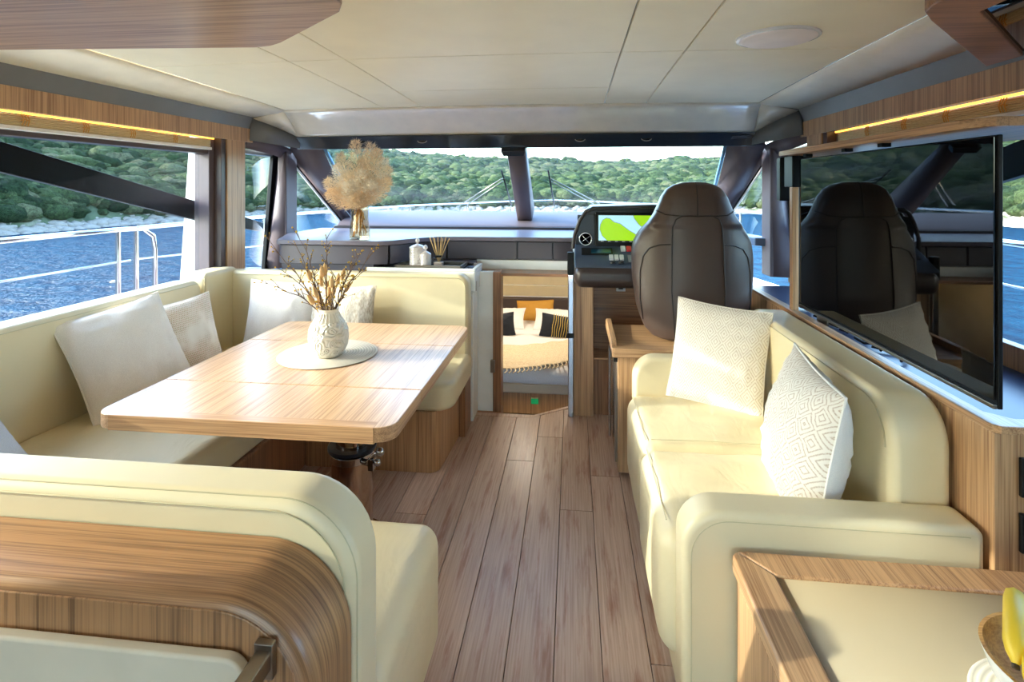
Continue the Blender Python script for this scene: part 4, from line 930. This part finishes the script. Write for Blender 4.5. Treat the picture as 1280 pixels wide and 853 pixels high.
bx('fascia', plain('fascia_blue_black', rgb(38, 46, 58), .3), hc, .03, .14, 3.572, 3.582, 1.08, 1.27, .003)
bx('screen_bezel', BLACK, hc, .145, .56, 3.555, 3.585, 1.055, 1.285, .006)
scr = bx('chart_screen', plain('chart_land', rgb(140, 190, 30), .2, emit=rgb(140, 190, 30), estr=.55), hc, .165, .53, 3.551, 3.556, 1.10, 1.268, .001)
WAT = plain('chart_water', rgb(170, 214, 226), .2, emit=rgb(160, 208, 222), estr=.5); COAST = plain('chart_coast', rgb(60, 80, 190), .3, emit=rgb(60, 80, 190), estr=.3)
def sc(u, v): return (.165+.365*u, 1.268-.168*v)
wat = [(0, 0), (.60, 0), (.62, .12), (.70, .35), (.76, .45), (.79, .60), (.78, .72), (.70, .66), (.66, .75), (.62, .68), (.54, .58), (.44, .42), (.38, .32), (.27, .25), (.20, .12), (.13, .10), (.07, .18), (.03, .36), (.02, .55), (.06, .78), (.13, .93), (.17, 1), (0, 1)]
P2 = [sc(*p) for p in wat]
b_ = MB().prism(P2, 'y', 3.5495, 3.5512).build('chart_water', WAT, scr, fix=True, smooth=False)
for ch in (scr,):
    pass
MB().tube([(x, 3.549, z) for x, z in P2[1:-2]], .0011, 4).build('coastline', COAST, scr)
bx('toolbar', plain('chart_bar', rgb(30, 32, 36), .3), scr, .165, .53, 3.5490, 3.5505, 1.094, 1.106, .0005)
for k in range(5): bx('toolbar_mark', plain('mark%d' % k, rgb(200, 205, 210), .4), scr, .18+k*.045, .198+k*.045, 3.548, 3.5492, 1.098, 1.102, 0)
# air vent
vt = MB(); c_ = (.083, 3.568, 1.112)
vt.tube([(c_[0]+.040*math.cos(a*PI/12), c_[1], c_[2]+.040*math.sin(a*PI/12)) for a in range(24)], .006, 8, True)
v_ = vt.build('vent_ring', CHROME, hc)
mb = MB(); 
mb.add([(c_[0]+.036*math.cos(a*PI/12), c_[1]+.004, c_[2]+.036*math.sin(a*PI/12)) for a in range(24)], [tuple(range(24))[::-1]])
mb.build('vent_disc', BLACK, v_)
for a in (.6, 2.3): MB().tube([(c_[0]-.033*math.cos(a), c_[1]-.002, c_[2]-.033*math.sin(a)), (c_[0]+.033*math.cos(a), c_[1]-.002, c_[2]+.033*math.sin(a))], .004, 6).build('vane', CHROME, v_)
# switch deck items: deck plane from (3.38,.975) to (3.57,1.075)
def dk(x, s_): return (x, 3.38+.19*s_, .975+.10*s_+.004)
def pad(name, x0, x1, s0, s1, h, mat, par=hc):
    a = [dk(x0, s0), dk(x1, s0), dk(x1, s1), dk(x0, s1)]
    return MB().plate(a, h).build(name, mat, par, .002)
pad('radio_panel', .055, .25, .42, .78, .004, BLACK)
pad('radio_display', .115, .24, .50, .70, .006, plain('teal_display', rgb(24, 62, 80), .15))
BW = plain('button_grey', rgb(205, 205, 208), .4); BR = plain('button_red', rgb(200, 50, 60), .4)
for k in range(3): pad('rocker_switch', .225+k*.032, .25+k*.032, .16, .38, .014, BW)
for k in range(3): pad('rocker_switch', .302+k*.036, .332+k*.036, .62, .84, .014, BR if k == 1 else BW)
for k in range(2): MB().lathe([(0, 0), (.018, 0), (.016, .012), (0, .012)], dk(.245+k*.05, .02), 16).build('rotary_knob', BLACK, hc, .001)
pad('engine_panel', .34, .45, .08, .42, .006, PLASTIC)
pad('engine_panel_key', .36, .43, .2, .26, .009, BW)
bx('socket_plate', BW, hc, .285, .345, 3.652, 3.66, .76, .84, .002)
for z in (.782, .82): bx('socket', BLACK, hc, .30, .33, 3.649, 3.653, z-.008, z+.008, .001)
wh = MB(); wc_ = Vector((.66, 3.30, 1.13)); nrm = Vector((0, -1, .45)).normalized(); ua = Vector((1, 0, 0)); ub = nrm.cross(ua)
wh.tube([wc_+ua*.19*math.cos(a*PI/18)+ub*.19*math.sin(a*PI/18) for a in range(36)], .013, 8, True)
w_ = wh.build('steering_wheel', BLACK, hc)
mb = MB()
for a in (PI/2, PI/2+2.1, PI/2-2.1): mb.tube([wc_, wc_+ua*.185*math.cos(a)+ub*.185*math.sin(a)], .009, 6)
mb.tube([wc_, wc_-nrm*.12], .02, 8); mb.build('spokes', CHROME, w_)

# ------------------------------------------------------------------ helm seat
hm = thing('seat_module', (.6, 3.0, 0), 'oak seat base with raised rail under the helm seat', 'cabinet')
bx('body', W['z'], hm, .225, .98, 2.765, 3.25, 0.02, .61, .004)
bx('top', W['x'], hm, .20, .99, 2.76, 3.28, .61, .635, .004)
MB().prism([(2.80, .62), (2.86, .665), (3.25, .675), (3.29, .66), (3.29, .61), (2.78, .61)], 'x', .195, .225).build('side_rail', W['y'], hm, .006, 3)
MB().prism(rprof(.195, .9, 2.754, 2.79, (.018, 0, 0, .018), 5), 'z', .598, .645).build('front_rail', W['x'], hm, .004)
fr_ = MB(); fr_.box(.214, .226, 2.81, 2.85, .05, .60); fr_.build('steel_door_edge', STEEL, hm, .002)
MB().tube([(.205, 3.10, .05), (.205, 3.10, .56)], .007, 8).build('door_bar', CHROME, hm)
bx('door_panel', plain('fridge_glass', rgb(120, 104, 88), .1, .7), hm, .218, .226, 2.86, 3.22, .05, .58, .002)
bx('hinge', BLACK, hm, .205, .227, 2.79, 2.86, .565, .60, .002)
se = thing('helm_chair', (.645, 2.95, .64), 'high-backed dark brown leather helm chair seen from behind', 'chair')
prof = [(.642, .17, .055), (.66, .225, .07), (.70, .262, .082), (.80, .298, .09), (.95, .318, .092), (1.08, .322, .09), (1.15, .312, .088), (1.20, .287, .086), (1.25, .248, .084), (1.30, .212, .082), (1.35, .190, .08), (1.40, .170, .076), (1.44, .142, .068), (1.463, .105, .055), (1.475, .06, .035), (1.479, .015, .01)]
def interp(z):
    for (a, b2) in zip(prof[:-1], prof[1:]):
        if a[0] <= z <= b2[0]:
            t_ = (z-a[0])/(b2[0]-a[0]); return a[1]+(b2[1]-a[1])*t_, a[2]+(b2[2]-a[2])*t_
    return prof[-1][1:]
def seat_pt(a, hw, dp, z):
    c_, s2 = math.cos(a), math.sin(a); e = .5
    x = hw*math.copysign(abs(c_)**e, c_); y = dp*math.copysign(abs(s2)**e, s2)
    yc = 2.96+(z-.64)*.06+.10*(x/.32)**2*(1 if z < 1.25 else .6)
    return (.645+x, yc+y, z)
mb = MB(); SG = 48; vv = []; zs = []
for (a, b2) in zip(prof[:-1], prof[1:]):
    for k in range(3): zs.append(a[0]+(b2[0]-a[0])*k/3)
zs.append(prof[-1][0])
for z in zs:
    hw, dp = interp(z)
    for k in range(SG): vv.append(seat_pt(2*PI*k/SG, hw, dp, z))
mb.add(vv, [(i*SG+k, i*SG+(k+1) % SG, (i+1)*SG+(k+1) % SG, (i+1)*SG+k) for i in range(len(zs)-1) for k in range(SG)]+[tuple(range(SG))[::-1], tuple(range((len(zs)-1)*SG, len(zs)*SG))])
o = mb.build('backrest_shell', SEATL, se)
o.modifiers.new('s', 'SUBSURF').levels = 1; o.modifiers['s'].render_levels = 1
def sp_(u, z, out=.002):   # point on rear face; u = x offset
    hw, dp = interp(z); c_ = min(.999, abs(u)/hw)**2; a = math.acos(c_); s2 = math.sin(a)**.5
    return (.645+u, 2.96+(z-.64)*.06+.10*(u/.32)**2*(1 if z < 1.25 else .6)-dp*s2-out, z)
PIP = plain('dark_piping', rgb(46, 34, 30), .5)
def pip(uz, name='piping'):
    pts = []
    for (a, b2) in zip(uz[:-1], uz[1:]):
        for k in range(6): pts.append(sp_(a[0]+(b2[0]-a[0])*k/6, a[1]+(b2[1]-a[1])*k/6))
    pts.append(sp_(*uz[-1])); MB().tube(pts, .0032, 6).build(name, PIP, se)
pip([(0, 1.475), (0, 1.40), (0, 1.30)])
pip([(-.20, 1.325), (-.16, 1.305), (-.10, 1.30), (0, 1.298), (.10, 1.30), (.16, 1.305), (.20, 1.325)])
pip([(-.02, .65), (-.125, .70), (-.135, .9), (-.13, 1.15), (-.125, 1.24), (-.11, 1.28), (-.08, 1.298)] if False else [(-.118, .66), (-.135, .9), (-.13, 1.15), (-.125, 1.24), (-.11, 1.28), (-.08, 1.298)])
pip([(.118, .66), (.135, .9), (.13, 1.15), (.125, 1.24), (.11, 1.28), (.08, 1.298)])
for s_ in (-1, 1):
    pip([(s_*.27, .74), (s_*.285, .85), (s_*.285, 1.0), (s_*.27, 1.08), (s_*.24, 1.125), (s_*.19, 1.145), (s_*.135, 1.15)])
MB().rbox(.40, .89, 3.03, 3.42, .70, .80, .045, 5, 8, .01).build('seat_cushion', SEATL, se)
bx('seat_mount', BLACK, se, .50, .80, 2.98, 3.25, .636, .70, .01)

# ------------------------------------------------------------------ right sofa
so = thing('sofa', (.6, 2.1, 0), 'cream leather two-seat sofa with rounded arms along the right wall', 'sofa')
bx('base', CREAM2, so, .295, .98, 1.5, 2.70, .01, .30, .012, 3)
MB().rbox(.248, .875, 1.575, 2.112, .10, .465, .06, 6, 16, .016, .008, 2).build('seat_cushion', CREAM, so)
MB().rbox(.255, .875, 2.114, 2.65, .10, .463, .06, 6, 16, .016, .008, 8).build('seat_cushion', CREAM, so)
MB().prism(rprof(.285, 1.015, .0, .605, (0, 0, .03, .10), 10), 'y', 1.462, 1.575).build('armrest', CREAM2, so, .02, 4)
MB().prism(rprof(.29, .95, .25, .635, (0, 0, .02, .11), 10), 'y', 2.645, 2.75).build('armrest', CREAM2, so, .02, 4)
MB().prism(rprof(1.575, 2.755, .40, .865, (0, 0, .04, .12), 10), 'x', .855, 1.012).build('backrest', CREAM2, so, .028, 5)
q = rprof(.287, 1.0, .02, .603, (0, 0, .03, .10), 12)
q = [q[0]]+q[::-1][:-1]
for (y, off) in ((1.4625, .02), (1.475, .001)):
    seam([(x+off if i < 14 else x, y, z-(off if z > .45 else 0)) for i, (x, z) in enumerate(q) if x < .98], so, .0016)
q = rprof(1.59, 2.765, .40, .865, (0, 0, .04, .16), 12)
q = [p for p in q[::-1] if p[0] < 2.7 or p[1] > .84]
q2 = rprof(1.60, 2.755, .40, .845, (0, 0, .04, .11), 12); q2 = [p for p in q2[::-1] if not (p[1] < .41 and p[0] > 2)][:-1]
seam([(.853, y, z) for y, z in q2 if y < 2.74], so, .002)
for yy in (1.60, 2.13):
    seam([(.30+.0, yy+.012, .478), (.5, yy+.012, .481), (.80, yy+.012, .478)], so, .0015)
seam([(.275, y, .466) for y in np.linspace(1.65, 2.08, 8)], so, .0016); seam([(.282, y, .464) for y in np.linspace(2.17, 2.6, 8)], so, .0016)

# bulkhead ledge on the right
lg = thing('side_ledge', (1.2, 2.2, 0), 'oak ledge box behind the right sofa with a dark blue glossy top', 'ledge')
bx('body', W['z'], lg, 1.022, 1.45, 1.45, 3.44, 0, .848, .002)
MB().prism([(1.02, 1.46), (1.035, 1.445), (1.46, 1.445), (1.46, 1.50), (1.10, 1.50), (1.06, 1.54), (1.06, 3.42), (1.02, 3.42)], 'z', .848, .868).build('rim', W['y'], lg, .003)
bx('top', BLUETOP, lg, 1.06, 1.46, 1.50, 3.42, .846, .858, .002)
bx('upstand', WD['z'], lg, 1.42, 1.46, 1.40, 2.9, .85, .935, .003)
mb = MB()
rr = random.Random(2)
for k in range(5):
    y = 1.95+.12*k; mb.tube([(1.09, y, .868), (1.12+rr.uniform(-.02, .02), y+.05, .88), (1.10+rr.uniform(-.02, .04), y+.1, .865), (1.08, y+.16, .87)], .005, 6)
tag(mb.build('cables', BLACK, None), 'black cables bunched on the ledge under the television', 'cables')
for (z0, lab) in ((.700, 'upper black socket plate on the oak end of the ledge'), (.565, 'lower black socket plate on the oak end of the ledge')):
    t = thing('socket_plate', (1.15, 1.447, z0), lab, 'socket')
    bx('plate', BLACK, t, 1.075, 1.24, 1.438, 1.450, z0, z0+.095, .003)
    bx('insert', SCREEN, t, 1.085, 1.23, 1.434, 1.439, z0+.01, z0+.085, .002)

# ------------------------------------------------------------------ television
tv = thing('television', (1.06, 2.08, .90), 'large black glossy flat-screen television over the right sofa', 'television')
bx('housing', BLACK, tv, 1.056, 1.068, 1.485, 2.672, .893, 1.582, .003)
bx('back_shell', BLACK, tv, 1.068, 1.09, 1.56, 2.60, .93, 1.54, .008)
bx('glass', SCREEN, tv, 1.050, 1.057, 1.492, 2.668, .915, 1.577, .001)
bx('bottom_trim', STEEL, tv, 1.046, 1.056, 1.487, 2.672, .893, .905, .002)
bx('stand', STEEL, tv, 1.075, 1.12, 2.45, 2.55, .857, .90, .003)
sh = thing('television_shelf', (1.05, 2.1, 1.6), 'narrow oak shelf fixed over the television', 'shelf')
MB().prism([(.985, 2.745), (.985, 1.52), (1.02, 1.44), (1.40, 1.44), (1.40, 2.745)], 'z', 1.598, 1.622).build('board', W['y'], sh, .003)
for y in (1.95, 2.2, 2.55): bx('clip', BLACK, sh, 1.03, 1.06, y, y+.03, 1.585, 1.599, .002)
t = thing('television_bracket', (1.05, 2.74, .87), 'vertical pale wooden strip with black bracket at the far edge of the television', 'bracket')
bx('strip', W['z'], t, 1.03, 1.06, 2.70, 2.735, .868, 1.45, .003)
bx('bracket', BLACK, t, 1.03, 1.12, 2.70, 2.80, 1.45, 1.598, .004)
bx('bracket', BLACK, t, 1.085, 1.13, 2.74, 2.80, .868, 1.598, .004)
bx('knob', BLACK, t, 1.04, 1.10, 2.88, 2.93, 1.38, 1.60, .006)

# ------------------------------------------------------------------ low cabinet, right foreground
lc = thing('low_cabinet', (.9, 1.1, 0), 'low oak cabinet with cream inlaid top in the right foreground', 'cabinet')
bx('body', W['z'], lc, .425, 1.44, .30, 1.45, 0, .475, .003)
bx('door', W['z'], lc, .412, .426, .70, 1.43, .02, .455, .004)
MB().prism([(.398, .25), (.398, 1.425), (.415, 1.442), (.483, 1.36), (.483, .25)], 'z', .482, .524).build('top_border', W['y'], lc, .008, 3)
MB().prism([(.415, 1.442), (1.44, 1.44), (1.44, 1.36), (.483, 1.36)], 'z', .482, .524).build('top_border', wood('border_oak', 'y', rgb(182, 140, 100), rgb(126, 88, 60)), lc, .006, 3)
MB().box(.483, 1.44, .25, 1.36, .484, .516).build('cream_inlay', leather('inlay_leather', rgb(176, 160, 132), .4, .0006), lc)
bc = (.862, 1.035)
MB().lathe([(0, 0), (.14, 0), (.143, .003), (.14, .006), (0, .006)], (bc[0]-.005, bc[1], .518), 48).build('placemat', MAT, None, fix=True)
tag(bpy.data.objects['placemat.001'], 'small woven mat under the fruit bowl on the low cabinet', 'placemat')
bw = thing('fruit_bowl', (*bc, .525), 'wooden bowl with white outside in the bottom right corner', 'bowl')
MB().lathe([(0, 0), (.055, 0), (.09, .02), (.118, .055), (.13, .09), (.131, .094)], (*bc, .526), 48, cap=False).build('outer_shell', WHITE, bw)
MB().lathe([(.131, .094), (.125, .094), (.112, .055), (.085, .026), (.05, .010), (0, .008)], (*bc, .526), 48, cap=False).build('inner_shell', wood('bamboo', 'x', rgb(206, 160, 90), rgb(170, 120, 60)), bw)
BAN = plain('banana_peel', rgb(232, 196, 50), .45); BTIP = plain('banana_tip', rgb(70, 52, 30), .8)
def banana(lab, c, yaw, lift, L_=.17):
    t = thing('banana', (*c[:2], c[2]), lab, 'banana', 'bananas in the bowl')
    pts = []; rr_ = []
    for i in range(13):
        a = -1.0+2.0*i/12; x = L_*.6*math.sin(a); h = lift*(math.cos(a))
        pts.append((c[0]+x*math.cos(yaw), c[1]+x*math.sin(yaw), c[2]+h)); rr_.append(.0175*min(1, max(.3, 1.25-abs(a)**4)))
    MB().tube(pts, rr_, 8).build('peel', BAN, t)
    d = Vector(pts[-1])-Vector(pts[-2]); MB().tube([pts[-1], Vector(pts[-1])+d*1.6], .006, 6).build('stalk', BTIP, t)
    d = Vector(pts[0])-Vector(pts[1]); MB().tube([pts[0], Vector(pts[0])+d*.4], .006, 6).build('tip', BTIP, t)
banana('upper banana arching out of the bowl', (.80, 1.085, .60), .94, .08, .19)
banana('middle banana in the bowl below the arching one', (.79, 1.03, .60), .94, .06, .19)
banana('lowest banana resting on the inside of the bowl', (.765, .985, .59), .94, .03, .15)

# ------------------------------------------------------------------ overhead cabinets
oc = thing('overhead_cabinet', (-1.3, .9, 1.86), 'oak overhead cabinet hanging in the top left corner', 'cabinet')
MB().prism([(-2.2, -.6), (-.505, -.6), (-.505, 1.12), (-.512, 1.165), (-.54, 1.215), (-.82, 1.455), (-.865, 1.483), (-.92, 1.495), (-2.2, 1.40)], 'z', 1.857, 2.01).build('body', W['x'], oc, .004)
oc = thing('overhead_cabinet', (1.2, .9, 1.86), 'dark oak overhead surround with black glass panel in the top right corner', 'cabinet')
MB().prism([(1.37, 1.98), (.86, 1.42), (.805, 1.35), (.79, 1.30), (.79, -.6), (.93, -.6), (.93, 1.36), (1.37, 1.83)], 'z', 1.852, 2.01).build('surround', WD['x'], oc, .004)
MB().prism([(.93, 1.36), (1.37, 1.83), (1.37, -.6), (.93, -.6)], 'z', 1.866, 1.9).build('black_glass_panel', SCREEN, oc)

# ------------------------------------------------------------------ wipers
for (px, lab) in ((-.555, 'windscreen wiper left of the centre post'), (-.19, 'windscreen wiper right of the centre post')):
    s_ = -1 if px < -.4 else 1
    t = thing('wiper', (px, 4.6, 1.3), lab, 'wiper')
    def gp(x, f, o_=.035): return (x, 3.86+.96*f+.0, 1.745-.53*f+o_)
    MB().tube([gp(px, .38), gp(px+s_*-.02 if s_ < 0 else px+.03, .93)], .007, 6).build('blade', BLACK, t)
    MB().tube([gp(px+.01*s_, .52, .05), gp(px+s_*.42, .96, .07)], .006, 6).build('arm', STEEL, t)
    MB().tube([gp(px+.01*s_, .56, .05), gp(px+s_*.38, .98, .07)], .005, 6).build('arm', STEEL, t)
